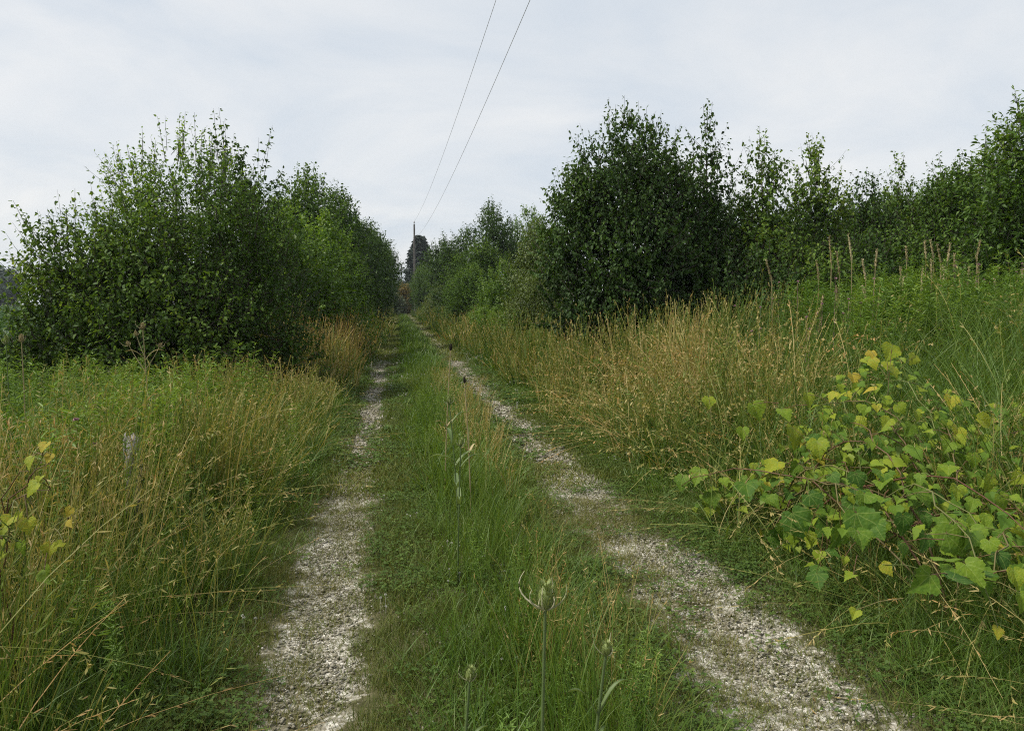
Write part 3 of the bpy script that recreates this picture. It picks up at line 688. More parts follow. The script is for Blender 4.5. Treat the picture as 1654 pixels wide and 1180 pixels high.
def stone_mat():
    m = new_mat('limestone'); nt = m.node_tree
    f = math_n(nt, 'ADD', math_n(nt, 'MULTIPLY', attr(nt, 'tint'), .7), math_n(nt, 'MULTIPLY', attr(nt, 'itint', 'INSTANCER'), .3), True)
    c = ramp(nt, f, [(0, (.075, .068, .040)), (.4, (.175, .162, .118)), (.75, (.31, .29, .235)), (1, (.50, .48, .42))])
    p = nt.nodes.new('ShaderNodeBsdfPrincipled'); nt.links.new(c, p.inputs['Base Color']); p.inputs['Roughness'].default_value = .9
    p.inputs['Specular IOR Level'].default_value = .2
    o = nt.nodes.new('ShaderNodeOutputMaterial'); nt.links.new(p.outputs[0], o.inputs['Surface']); return m
M_STONE = stone_mat()
M_WHITEF = veg('white_petal', [(0, (.45, .44, .38)), (1, (.75, .75, .70))], .2, .7, .2, tcol=(1, 1, .9))
M_PINKF = veg('pink_petal', [(0, (.30, .15, .19)), (1, (.48, .30, .36))], .2, .7, .2, tcol=(1, .9, .9))

def blades(G, rng, n, rad, h, wd, lean=0.25, curve=0.5, s=5, tint=(0, 1), taper=1.0, base_z=0.0, fan=0.0):
    a = rng.uniform(0, 2 * math.pi, n); r = rad * np.sqrt(rng.random(n))
    b = np.stack([r * np.cos(a), r * np.sin(a), np.full(n, base_z)], 1)
    az = a + rng.normal(0, 1.0, n) if fan else rng.uniform(0, 2 * math.pi, n)
    H = rng.uniform(*h, n); ln = rng.uniform(0, 1, n) * lean; cv = rng.uniform(0.2, 1.0, n) * curve
    d = np.stack([np.cos(az), np.sin(az), np.zeros(n)], 1)
    t = np.linspace(0, 1, s)
    off = ln[:, None] * t + cv[:, None] * t ** 2.4
    zz_ = t[None] * (1 - 0.30 * ln[:, None]) - 0.45 * (cv[:, None] ** 1.5) * t ** 3
    C = b[:, None] + d[:, None] * (H[:, None] * off)[..., None] + np.array([0, 0, 1.0]) * (H[:, None] * zz_)[..., None]
    face = rng.uniform(0, 2 * math.pi, n)
    side = np.stack([np.cos(face), np.sin(face), np.zeros(n)], 1)
    prof = np.clip((1 - t ** 2.0 * taper), 0.06, 1) * (0.75 + 0.25 * np.minimum(1, t * 6))
    W = rng.uniform(*wd, n)[:, None] * 0.5 * prof[None]
    T = rng.uniform(*tint, n)
    ribbons(G, C, W, side, T)
    return C, T

def seed_heads(G, rng, C, T, k=10, ln=(0.02, 0.05), wd=0.003, part=0.28, droop=0.5, tint_up=0.25):
    """loose panicle on the top part of each stem"""
    n, s, _ = C.shape
    t = 1 - part * rng.random((n, k))
    f = t * (s - 1); i = np.minimum(f.astype(int), s - 2); u = (f - i)[..., None]
    ar = np.arange(n)[:, None]
    P = C[ar, i] * (1 - u) + C[ar, i + 1] * u
    stem = norm(C[:, -1] - C[:, -2])[:, None]
    U = stem * 0.9 + norm(rng.normal(size=(n, k, 3))) * 0.65; U[..., 2] -= droop * rng.uniform(0, 1, (n, k))
    U = norm(U); Ln = rng.uniform(*ln, (n, k))
    P = P.reshape(-1, 3); U = U.reshape(-1, 3); Ln = Ln.reshape(-1)
    q = np.stack([P, P + U * (Ln * .5)[:, None], P + U * Ln[:, None]], 1)
    sd = norm(np.cross(U, rng.normal(size=U.shape)))
    W = wd * 0.5 * np.broadcast_to(np.array([0.5, 1.0, 0.25]), (len(P), 3)) * rng.uniform(.7, 1.3, (len(P), 1))
    ribbons(G, q, W, sd, np.repeat(np.clip(T + tint_up, 0, 1.2), k), np.ones((len(P), 3)))

def proto(name, G, mat): return obj(name, G.mesh(name, mat), link=False)
def proto_tall(name, seed, n=24, rad=.13, h=(.65, 1.05), w_=.0027, lean=.16, curve=.16, k=5, leaves=13, hw=.0032, tint=(.25, 1.0), droop=.3):
    rng = np.random.default_rng(seed); G = Geo()
    C, T = blades(G, rng, n, rad, h, (w_ * .8, w_ * 1.2), lean, curve, 6, tint, taper=.5)
    if k: seed_heads(G, rng, C, T, k, (.015, .04), hw, .16, droop, .12)
    blades(G, rng, leaves, rad, (h[0] * .35, h[1] * .62), (w_ * 1.6, w_ * 2.6), .3, .6, 6, (.0, .5))
    return proto(name, G, M_TALL)
def proto_arch(name, seed, n=16, w_=.0028, h=(.7, 1.15), hw=.0042):
    rng = np.random.default_rng(seed); G = Geo()
    C, T = blades(G, rng, n, .12, h, (w_ * .8, w_ * 1.2), .35, .95, 9, (.45, 1.0), taper=.5)
    seed_heads(G, rng, C, T, 9, (.015, .04), hw, .25, .8, .12)
    blades(G, rng, 14, .12, (.3, .7), (w_ * 1.5, w_ * 2.5), .4, .8, 6, (.1, .7))
    return proto(name, G, M_TALL)
def proto_green(name, seed, n=34, rad=.12, h=(.15, .42), w_=.0045, lean=.35, curve=.6, mat=None):
    rng = np.random.default_rng(seed); G = Geo()
    blades(G, rng, n, rad, h, (w_ * .7, w_ * 1.3), lean, curve, 6)
    return proto(name, G, mat or M_GREEN)
def proto_clover(name, seed, n=34, rad=.11, h=(.015, .06), ls=.013):
    rng = np.random.default_rng(seed); G = Geo()
    a = rng.uniform(0, 6.283, n); r = rad * np.sqrt(rng.random(n)); H = rng.uniform(*h, n)
    c = np.stack([r * np.cos(a), r * np.sin(a), H], 1); y = rng.uniform(0, 6.283, n); T = rng.random(n)
    for j in range(3):
        U = np.stack([np.cos(y + j * 2.09), np.sin(y + j * 2.09), rng.normal(0.05, .25, n)], 1)
        Nr = np.tile([0, 0, 1.0], (n, 1)) + rng.normal(0, .2, (n, 3))
        L_ = np.full(n, ls) * rng.uniform(.7, 1.2, n)
        leaf_block(G, c, U, Nr, L_, L_ * .95, T, simple=True, curl=0.05)
    m = n // 2; base = c[:m] * np.array([.8, .8, 0])
    ribbons(G, np.stack([base, c[:m]], 1), np.full((m, 2), .0008), np.tile([1.0, 0, 0], (m, 1)), T[:m])
    return proto(name, G, M_CLOVER)
def proto_weed(name, seed, h=.95, stems=4, leaves=42, ll=(.05, .10), lw=.16, rad=.12, mat=None, up=.35):
    rng = np.random.default_rng(seed); G = Geo()
    for q in range(stems):
        a = rng.uniform(0, 6.283); b = np.array([rad * math.cos(a), rad * math.sin(a), 0]) * rng.random()
        H = h * rng.uniform(.75, 1.05); ln = rng.normal(0, .08, 2)
        t = np.linspace(0, 1, 6)[:, None]
        C = b + np.array([ln[0], ln[1], 0]) * t ** 1.5 * H + np.array([0, 0, 1]) * H * t
        ribbons(G, C[None], np.linspace(.0035, .0012, 6)[None], np.array([[1.0, 0, 0]]), [.4]); ribbons(G, C[None], np.linspace(.0035, .0012, 6)[None], np.array([[0, 1.0, 0]]), [.4])
        tt = np.sort(rng.uniform(.18, 1, leaves)) ** .8
        P = np.array([np.interp(tt, t[:, 0], C[:, j]) for j in range(3)]).T
        y = np.arange(leaves) * 2.4 + rng.normal(0, .3, leaves)
        U = np.stack([np.cos(y), np.sin(y), up + .9 * (tt - .5) + rng.normal(0, .2, leaves)], 1)
        Nr = np.tile([0, 0, 1.0], (leaves, 1)) + rng.normal(0, .25, (leaves, 3)) - U * .3
        L_ = rng.uniform(*ll, leaves) * (1.15 - .5 * tt)
        leaf_block(G, P, U, Nr, L_, L_ * lw * rng.uniform(.8, 1.3, leaves), np.clip(.15 + .75 * tt + rng.normal(0, .12, leaves), 0, 1), curl=.25)
    return proto(name, G, mat or M_WEED)
def proto_crop(name, seed):
    rng = np.random.default_rng(seed); G = Geo()
    n = 60; t = rng.random(n) ** .7; a = rng.uniform(0, 6.283, n); r = .28 * np.sqrt(rng.random(n)) * (.5 + t)
    P = np.stack([r * np.cos(a), r * np.sin(a), .12 + .68 * t], 1)
    for j in range(3):
        y = a + (j - 1) * 1.3 + rng.normal(0, .2, n)
        U = np.stack([np.cos(y), np.sin(y), rng.normal(-.1, .3, n)], 1); Nr = np.tile([0, 0, 1.0], (n, 1)) + rng.normal(0, .35, (n, 3))
        leaf_block(G, P, U, Nr, rng.uniform(.08, .13, n), rng.uniform(.06, .09, n), rng.random(n))
    ribbons(G, np.stack([P * [.15, .15, 0], P], 1), np.full((n, 2), .002), np.tile([1.0, 0, 0], (n, 1)), rng.random(n))
    return proto(name, G, M_CROP)
def proto_stones(name, seed, n=52, rad=.13, sz=(.0025, .0072)):
    rng = np.random.default_rng(seed); G = Geo()
    ph = (1 + 5 ** .5) / 2
    ico = norm(np.array([(-1, ph, 0), (1, ph, 0), (-1, -ph, 0), (1, -ph, 0), (0, -1, ph), (0, 1, ph), (0, -1, -ph), (0, 1, -ph), (ph, 0, -1), (ph, 0, 1), (-ph, 0, -1), (-ph, 0, 1)], float))
    fc = np.array([(0, 11, 5), (0, 5, 1), (0, 1, 7), (0, 7, 10), (0, 10, 11), (1, 5, 9), (5, 11, 4), (11, 10, 2), (10, 7, 6), (7, 1, 8), (3, 9, 4), (3, 4, 2), (3, 2, 6), (3, 6, 8), (3, 8, 9), (4, 9, 5), (2, 4, 11), (6, 2, 10), (8, 6, 7), (9, 8, 1)])
    for q in range(n):
        a = rng.uniform(0, 6.283); r = rad * math.sqrt(rng.random()); s = rng.uniform(*sz) * (1.5 if rng.random() < .1 else 1)
        M = np.array(Euler((rng.uniform(-.4, .4), rng.uniform(-.4, .4), rng.uniform(0, 6.3))).to_matrix())
        v = ico * (1 + rng.uniform(-.25, .25, (12, 1))) * np.array([1.25, 1.0, .6]) * s
        G.add(v @ M.T + [r * math.cos(a), r * math.sin(a), s * .25], f3=fc, tint=rng.random())
    return proto(name, G, M_STONE)
def proto_flower(name, seed, mat, hgt=.09, r=.009, n=3, rad=.1):
    rng = np.random.default_rng(seed); G = Geo()
    for q in range(n):
        a = rng.uniform(0, 6.283); rr_ = rad * math.sqrt(rng.random()); H = hgt * rng.uniform(.7, 1.2)
        c = np.array([rr_ * math.cos(a), rr_ * math.sin(a), H]); m = 26
        d = norm(rng.normal(size=(m, 3))); d[:, 2] = np.abs(d[:, 2]) - .15
        leaf_block(G, np.tile(c, (m, 1)), d, norm(rng.normal(size=(m, 3))), np.full(m, r), np.full(m, r * .55), rng.random(m), simple=True)
        ribbons(G, np.stack([c * [1, 1, 0], c])[None], np.full((1, 2), .0011), np.array([[1.0, 0, 0]]), [0.0])
    return proto(name, G, mat)

def gn_scatter(name, protos, x, y, yaw, scl, idx, tint, label, cat, lean=None, zoff=0.0):
    """one object: every clump is an instance standing on the ground"""
    n = len(x); me = bpy.data.meshes.new(name); me.vertices.add(n)
    z = gz(x, y) + zoff
    me.vertices.foreach_set('co', np.stack([x, y, z], 1).astype(np.float32).ravel())
    tx = np.zeros((n, 2)) if lean is None else lean
    # lean is given as a world direction: turn it into the clump's own axes
    lx = tx[:, 0] * np.cos(yaw) + tx[:, 1] * np.sin(yaw); ly = -tx[:, 0] * np.sin(yaw) + tx[:, 1] * np.cos(yaw)
    rot = np.stack([-ly, lx, yaw], 1)
    for nm, ty, v, key in (('rot', 'FLOAT_VECTOR', rot, 'vector'), ('scl', 'FLOAT_VECTOR', scl, 'vector'), ('idx', 'INT', idx, 'value'), ('itint', 'FLOAT', tint, 'value')):
        a = me.attributes.new(nm, ty, 'POINT')
        a.data.foreach_set(key, np.ascontiguousarray(v, np.int32 if ty == 'INT' else np.float32).ravel())
    col = bpy.data.collections.new(name + '_kinds')
    for p in protos: col.objects.link(p)
    ng = bpy.data.node_groups.new(name, 'GeometryNodeTree')
    ng.interface.new_socket('Geometry', in_out='INPUT', socket_type='NodeSocketGeometry')
    ng.interface.new_socket('Geometry', in_out='OUTPUT', socket_type='NodeSocketGeometry')
    gi = ng.nodes.new('NodeGroupInput'); go = ng.nodes.new('NodeGroupOutput')
    ci = ng.nodes.new('GeometryNodeCollectionInfo'); ci.inputs['Collection'].default_value = col
    ci.inputs['Separate Children'].default_value = True; ci.inputs['Reset Children'].default_value = True
    ip = ng.nodes.new('GeometryNodeInstanceOnPoints'); ip.inputs['Pick Instance'].default_value = True
    def na(nm, dt):
        q = ng.nodes.new('GeometryNodeInputNamedAttribute'); q.data_type = dt; q.inputs['Name'].default_value = nm; return q.outputs['Attribute']
    lk = ng.links.new
    lk(gi.outputs[0], ip.inputs['Points']); lk(ci.outputs[0], ip.inputs['Instance'])
    lk(na('idx', 'INT'), ip.inputs['Instance Index']); lk(na('scl', 'FLOAT_VECTOR'), ip.inputs['Scale'])
    er = ng.nodes.new('FunctionNodeEulerToRotation'); lk(na('rot', 'FLOAT_VECTOR'), er.inputs[0]); lk(er.outputs[0], ip.inputs['Rotation'])
    lk(ip.outputs[0], go.inputs[0])
    o = obj(name, me); md = o.modifiers.new('scatter', 'NODES'); md.node_group = ng
    setp(o, label, cat, kind='stuff'); return o

def points(rng, x0, x1, y0, y1, dens, fall=10.0, p=1.2, margin=1.3, mask=None):
    """random places in a strip, thinner with distance, only where they can be seen (with a step's margin)"""
    X, Y = [], []
    y = y0
    while y < y1:
        st = min(max(.4, y * .05), y1 - y); q = dens * min(1.0, (fall / max(y, .1)) ** p)
        n = rng.poisson(max(0, (x1 - x0) * st * q))
        X.append(rng.uniform(x0, x1, n)); Y.append(rng.uniform(y, y + st, n)); y += st + 1e-6
    X, Y = np.concatenate(X), np.concatenate(Y)
    ok = (X > -.535 * Y - margin) & (X < .835 * Y + margin)
    if mask is not None: ok &= rng.random(len(X)) < mask(X, Y)
    return X[ok], Y[ok]
def cat_pts(*ps): return np.concatenate([p[0] for p in ps]), np.concatenate([p[1] for p in ps])
def s3(s, hz=None): 
    hz = s if hz is None else hz
    return np.stack([s, s, hz], 1)

rng = np.random.default_rng(100)
# ---- tall dry grass on both verges ------------------------------------------
tall = [proto_tall('ta%d' % i, 200 + i, n=15, w_=.0034, hw=.0045, k=4, leaves=8) for i in range(4)] \
     + [proto_arch('tb%d' % i, 210 + i, n=10, w_=.0036, hw=.0055) for i in range(2)] \
     + [proto_tall('tc%d' % i, 220 + i, n=15, rad=.17, w_=.0070, hw=.009, k=3, leaves=8) for i in range(3)] \
     + [proto_arch('td%d' % i, 225 + i, n=10, w_=.0075, hw=.011) for i in range(2)] \
     + [proto_tall('te%d' % i, 230 + i, n=16, rad=.28, w_=.0150, hw=.02, k=2, leaves=9, curve=.25) for i in range(3)] \
     + [proto_tall('tf%d' % i, 240 + i, n=16, rad=.55, w_=.036, hw=.045, k=2, leaves=10, curve=.3) for i in range(2)]
def kind_by_dist(y, rng, arch):
    n = len(y); ar_ = rng.random(n) < arch; jit = y * rng.normal(1, .12, n)
    i = np.where(ar_, rng.integers(4, 6, n), rng.integers(0, 4, n))
    i = np.where(jit > 4.6, np.where(ar_, rng.integers(9, 11, n), rng.integers(6, 9, n)), i)
    i = np.where(jit > 11, rng.integers(11, 14, n), i)
    return np.where(jit > 26, rng.integers(14, 16, n), i)
clump = lambda x, y: np.clip(.10 + 1.7 * (N3(x + 50, y, 1.5, 2) - .18), 0.05, 1)
# left verge
edgeL = lambda y: -0.86 - .25 * (N1(y * 0 + 5, y, .7, 2) - .5)
lx, ly = points(rng, -4.6, -0.8, 1.1, 110, 72, 4.5, 1.25, mask=lambda x, y: clump(x, y) * (x < edgeL(y)) * np.where(y < 9, np.clip(1.15 - 1.6 * np.maximum(0, -x - 1.75 + .42 * sstep(4, 6, y)) * sstep(3.0, 4.2, y), .07, 1), (x > -3.0) * 1.0))
tl = .36 + .05 * (ly < 4.5) + .95 * (N2(lx, ly, .55, 2) - .5) + .62 * np.exp(-((ly - 20) / 6.0) ** 2) * sstep(-2.9, -1.6, lx)
hl = .93 + .22 * (N3(lx, ly, .6) - .5); hl = np.where(ly > 13, hl * 1.3, hl * (1 - .15 * sstep(3.5, 8, ly))) * (1 - .38 * sstep(-1.35, -.85, lx))
leanL = np.stack([-.02 + .14 * sstep(-2.0, -1.0, lx) + rng.normal(0, .08, len(lx)), rng.normal(-.03, .08, len(lx))], 1)
# right verge
edgeR = lambda y: 2.12 + .35 * (N1(y * 0 + 9, y, .6, 2) - .5) + .25 * sstep(8, 4, y)
rx, ry = points(rng, 2.0, 8.2, 4.4, 112, 72, 4.5, 1.2, mask=lambda x, y: clump(x, y) * (x > edgeR(y)) * np.clip(1.25 - .30 * np.maximum(0, x - 3.6 - .10 * y * (y < 14)), .0, 1) * (1 - .93 * sstep(.48, .58, x / y + .12 * (N1(x, y, .6) - .5)) * (y < 15)))
tr = .31 + .95 * (N2(rx + 30, ry, .85, 3) - .5) + .12 * np.exp(-((rx - 3.3) / 1.0) ** 2) * sstep(20, 8, ry) - .18 * sstep(25, 60, ry) + .34 * np.exp(-((rx - 3.7) / .9) ** 2 - ((ry - 7.5) / 2.6) ** 2)
hr = 1.26 + .25 * (N3(rx + 20, ry, .5) - .5); hr = hr * (1 - .35 * sstep(3.0, 2.2, rx))
leanR = np.stack([-.12 * sstep(3.4, 2.3, rx) + rng.normal(0, .10, len(rx)), rng.normal(-.05, .10, len(rx))], 1)
# right foreground under the vine: bent dry stems
fx, fy = points(rng, 1.9, 4.8, 1.6, 4.9, 34, 20, 1, mask=lambda x, y: clump(x, y) * (x > 1.95 + .25 * N1(x, y, 2)) * 1.0)
tf = .55 + .5 * (N2(fx, fy, .8, 2) - .5); hf = np.full(len(fx), .70) + .1 * N3(fx, fy, 1.)
hf = hf * (1 - .45 * sstep(2.6, 2.0, fx)) * np.clip(.55 + .14 * fy, .5, 1.1)
leanF = np.stack([-.22 + rng.normal(0, .18, len(fx)), rng.normal(-.1, .15, len(fx))], 1)
# reddish thin stems on the centre strip
mx_, my_ = points(rng, .38, 1.10, 1.3, 60, 24, 8, 1.2, mask=lambda x, y: np.exp(-((x - .80) / .24) ** 2) * np.clip(N2(x + 7, y, .7, 2) * 2.2 - .45, 0, 1) * (y < 14))
tm = .80 + .4 * (N2(mx_, my_, .9) - .5); hm = np.full(len(mx_), .46); leanM = rng.normal(0, .05, (len(mx_), 2))
X = np.concatenate([lx, rx, fx, mx_]); Y = np.concatenate([ly, ry, fy, my_])
idx = np.concatenate([kind_by_dist(ly, rng, .05), kind_by_dist(ry, rng, .45), kind_by_dist(fy, rng, .5), np.where(my_ > 5, 6, rng.integers(0, 4, len(my_)))])
H = np.concatenate([hl, hr, hf, hm]) * rng.uniform(.68, 1.18, len(X)); T = np.concatenate([tl, tr, tf, tm]) + rng.normal(0, .17, len(X))
thatch = (rng.random(len(X)) < np.where(Y < 5, .05, .13)) & (np.arange(len(X)) < len(X) - len(mx_)); H = np.where(thatch, H * .55, H); T = np.where(thatch, 1.05, T); idx = np.where(thatch & (idx < 4), 4, np.where(thatch & (idx > 5) & (idx < 9), 9, idx))
gn_scatter('tall_grass', tall, X, Y, rng.uniform(0, 6.283, len(X)), s3(np.where(np.arange(len(X)) >= len(X) - len(mx_), .75, 1.0) * np.ones(len(X)), H), idx, T,
           'tall seeding grass, green to straw and rust, on both verges of the lane', 'tall grass', np.concatenate([leanL, leanR, leanF, leanM]), -.02)

# ---- green grass: centre strip, margins, undergrowth -------------------------
green = [proto_green('ga%d' % i, 300 + i) for i in range(4)] + [proto_green('gb%d' % i, 310 + i, n=30, rad=.2, w_=.011, h=(.15, .4)) for i in range(3)] \
      + [proto_green('gc%d' % i, 320 + i, n=26, rad=.4, w_=.028, h=(.15, .4)) for i in range(2)] \
      + [proto_green('gd%d' % i, 330 + i, n=22, rad=.14, w_=.011, h=(.7, 1.25), lean=.25, curve=.55) for i in range(3)]
def gkind(y, rng):
    n = len(y); i = np.where(y > 5.5, rng.integers(4, 7, n), rng.integers(0, 4, n))
    return np.where(y > 16, rng.integers(7, 9, n), i)
c1 = points(rng, -.12, 1.14, 1.2, 116, 60, 7, 1.15, mask=lambda x, y: np.exp(-((x - .55) / .50) ** 4) * np.clip(.30 + .9 * N1(x + 3, y, .8, 2), 0, 1) * sstep(-.15, .25, x) * (y < 5.5 + 99 * ((x > .02) & (x < 1.0))) * (y < 16 + 99 * ((x > .22) & (x < .80))))
h1_ = (.45 + .95 * np.exp(-((c1[0] - .50) / .24) ** 2)) * (.75 + .5 * N3(c1[0], c1[1], .6))
c2 = points(rng, -3.2, -.60, 1.0, 116, 50, 7, 1.2, mask=lambda x, y: sstep(-.58, -.85, x) * (y < 5.5 + 99 * (x < -.78)) * (y < 16 + 99 * (x < -1.0))); h2_ = .35 + .75 * sstep(-.7, -1.2, c2[0])
c3 = points(rng, 1.72, 4.8, 2.0, 116, 50, 7, 1.2, mask=lambda x, y: sstep(1.72, 2.05, x) * (y < 5.5 + 99 * (x > 1.92)) * (y < 16 + 99 * (x > 2.12))); h3_ = .45 + .85 * sstep(1.9, 2.8, c3[0])
c4 = points(rng, 2.6, 11.5, 3.2, 13, 22, 12, 1, mask=lambda x, y: sstep(.46, .60, x / y + .1 * (N1(x, y, .6) - .5)) * np.clip(.3 + N3(x, y, 1.1), 0, 1))      # lush stand on the right
c5 = points(rng, -6.5, -2.6, 3.0, 9, 16, 12, 1, mask=lambda x, y: (x < -2.4) * 1.0)                     # behind the left grass
X, Y = cat_pts(c1, c2, c3, c4, c5)
idx = np.concatenate([gkind(c1[1], rng), gkind(c2[1], rng), gkind(c3[1], rng), rng.integers(9, 12, len(c4[0])), rng.integers(9, 12, len(c5[0]))])
H = np.concatenate([h1_, h2_, h3_, np.full(len(c4[0]), .85), np.full(len(c5[0]), .7)]) * rng.uniform(.8, 1.2, len(X))
T = np.concatenate([.60 + .6 * (N2(c1[0], c1[1], .8) - .5), .25 + .3 * N2(c2[0], c2[1], 1.), .25 + .3 * N2(c3[0], c3[1], 1.), .25 + .3 * N2(c4[0], c4[1], 1.), .3 + .2 * N2(c5[0], c5[1], 1.)])
sx_ = np.concatenate([np.ones(len(c1[0])), np.ones(len(c2[0])), np.ones(len(c3[0])), np.full(len(c4[0]), 1.0), np.full(len(c5[0]), 1.0)])
gn_scatter('green_grass', green, X, Y, rng.uniform(0, 6.283, len(X)), s3(sx_, H), idx, T, 'fresh green grass on the centre strip and along the lane margins', 'grass', None, -.01)

# ---- short turf and clover between the stones ---------------------------------
turf = [proto_green('ha%d' % i, 400 + i, n=36, rad=.09, h=(.02, .075), w_=.0028, lean=.6, curve=.7, mat=M_TURF) for i in range(4)] \
     + [proto_green('hb%d' % i, 410 + i, n=34, rad=.2, h=(.03, .08), w_=.009, lean=.6, curve=.7, mat=M_TURF) for i in range(2)] \
     + [proto_green('hc%d' % i, 420 + i, n=30, rad=.5, h=(.04, .09), w_=.025, lean=.6, curve=.7, mat=M_TURF) for i in range(2)]
bare = lambda x, y: np.clip((gravel_amount(x, y) - .34) / .34, 0, 1)
t1 = points(rng, -1.3, 2.4, 1.6, 116, 300, 5.0, 1.35, mask=lambda x, y: (1 - .30 * bare(x, y)) * (1 - .88 * sstep(5, 10, y) * trk(x)) * ((y < 19) | ((np.abs(x - TL) > .40) & (np.abs(x - TR) > .42)) | (rng.random(len(x)) < .25)))
it = np.where(t1[1] > 6, rng.integers(4, 6, len(t1[0])), rng.integers(0, 4, len(t1[0]))); it = np.where(t1[1] > 20, rng.integers(6, 8, len(it)), it)
tt_ = .42 + .5 * (N2(t1[0], t1[1], 1.5, 2) - .5) + .48 * np.exp(-((t1[0] - TR) / .35) ** 2) + .42 * np.exp(-((t1[0] - TL) / .3) ** 2)
hh = (.55 + .9 * (1 - np.clip(gravel_amount(t1[0], t1[1]) * 1.6, 0, 1))) * rng.uniform(.7, 1.3, len(it))
gn_scatter('short_turf', turf, t1[0], t1[1], rng.uniform(0, 6.283, len(it)), s3(np.ones(len(it)), hh), it, tt_ + rng.normal(0, .08, len(it)), 'short worn turf creeping over the wheel tracks', 'turf')
clov = [proto_clover('ka%d' % i, 430 + i) for i in range(3)] + [proto_clover('kb%d' % i, 440 + i, n=30, rad=.2, ls=.03) for i in range(2)]
k1 = points(rng, -1.5, 2.6, 1.4, 22, 120, 6, 1.3, mask=lambda x, y: (1 - .9 * np.clip(bare(x, y) + .8 * trk(x), 0, 1)) * np.clip(2.4 * N3(x, y, 1.2, 2) - .55, 0, 1))
ik = np.where(k1[1] > 7, rng.integers(3, 5, len(k1[0])), rng.integers(0, 3, len(k1[0])))
gn_scatter('clover', clov, k1[0], k1[1], rng.uniform(0, 6.283, len(ik)), s3(np.ones(len(ik)), rng.uniform(.6, 1.6, len(ik))), ik, rng.uniform(0, 1, len(ik)), 'low clover carpet along the edges of the wheel tracks', 'clover')

# ---- crushed limestone --------------------------------------------------------
stn = [proto_stones('sa%d' % i, 450 + i) for i in range(4)] + [proto_stones('sb%d' % i, 460 + i, n=40, rad=.2, sz=(.007, .016)) for i in range(2)]
g1 = points(rng, -.85, 2.0, 1.8, 34, 112, 5.5, 1.2, mask=lambda x, y: np.clip(bare(x, y) * 1.1 + .14, 0, 1))
ig = np.where(g1[1] > 7, rng.integers(4, 6, len(g1[0])), rng.integers(0, 4, len(g1[0])))
gn_scatter('gravel', stn, g1[0], g1[1], rng.uniform(0, 6.283, len(ig)), s3(np.ones(len(ig))), ig, rng.uniform(0, 1, len(ig)), 'crushed white limestone gravel lying in the two wheel tracks', 'gravel', None, .004)

# ---- leafy weeds ----------------------------------------------------------------
weeds = [proto_weed('wa%d' % i, 500 + i) for i in range(3)] + [proto_weed('wb%d' % i, 510 + i, h=1.15, leaves=46, ll=(.06, .12), lw=.22) for i in range(3)]
w1 = points(rng, -6.2, -1.25, 3.6, 9.0, 24, 20, 1, mask=lambda x, y: np.clip(.2 + 1.4 * N1(x, y, .7), 0, 1) * sstep(-1.25, -1.8, x))
w2 = points(rng, 5.0, 13.5, 7.2, 13.2, 16, 20, 1, mask=lambda x, y: sstep(.50, .60, x / y + .10 * (N1(x, y, .6) - .5)))
w3 = points(rng, 3.0, 9.0, 10.5, 14, 5, 20, 1)
w4 = points(rng, 2.6, 5.0, 18, 90, 5, 20, 1.0)
w6 = points(rng, 2.3, 5.0, 5.5, 14, 2.2, 20, 1, mask=lambda x, y: np.clip(3 * N1(x + 70, y, .9) - 1, 0, 1))
w8 = points(rng, -2.4, -.9, 1.8, 8, 5, 20, 1, mask=lambda x, y: np.clip(3 * N1(x + 20, y, 1.1) - 1.2, 0, 1))
w7 = points(rng, .15, .85, 1.6, 12, 9, 20, 1, mask=lambda x, y: np.clip(2.6 * N1(x + 33, y, 1.3) - .7, 0, 1))
w5 = points(rng, -8.5, -2.6, 9, 11.6, 7, 20, 1)
X, Y = cat_pts(w1, w2, w3, w4, w5, w6, w7, w8); n = len(X)
sc = np.concatenate([np.full(len(w1[0]), .80), np.full(len(w2[0]), 1.15), np.full(len(w3[0]), .9), np.full(len(w4[0]), 1.25), np.full(len(w5[0]), .8), np.full(len(w6[0]), .85), np.full(len(w7[0]), .36), np.full(len(w8[0]), .62)]) * (.72 + .55 * N3(X, Y, 1.1, 2)) * rng.uniform(.8, 1.15, n)
gn_scatter('leafy_weeds', weeds, X, Y, rng.uniform(0, 6.283, n), s3(sc), rng.integers(0, 6, n), np.clip(.42 + .22 * (X < 0) + 1.3 * (N2(X, Y, .9, 2) - .5) + rng.normal(0, .12, n), 0, 1), 'leafy green goldenrod and other weeds behind the grass verges', 'weeds', rng.normal(0, .08, (n, 2)), -.02)
# crop field
cr_ = [proto_crop('ca%d' % i, 520 + i) for i in range(3)]
q1 = points(rng, -95, -7.6, 10, 180, 6, 14, 1.05, margin=3, mask=lambda x, y: (x < -7.4 - .02 * y) * 1.0)
n = len(q1[0])
gn_scatter('crop', cr_, q1[0], q1[1], rng.uniform(0, 6.283, n), s3(np.clip(q1[1] / 22, 1, 4), np.full(n, 1.15)), rng.integers(0, 3, n), rng.uniform(0, 1, n), 'dark green leafy crop in the field beyond the left hedgerow', 'crop')

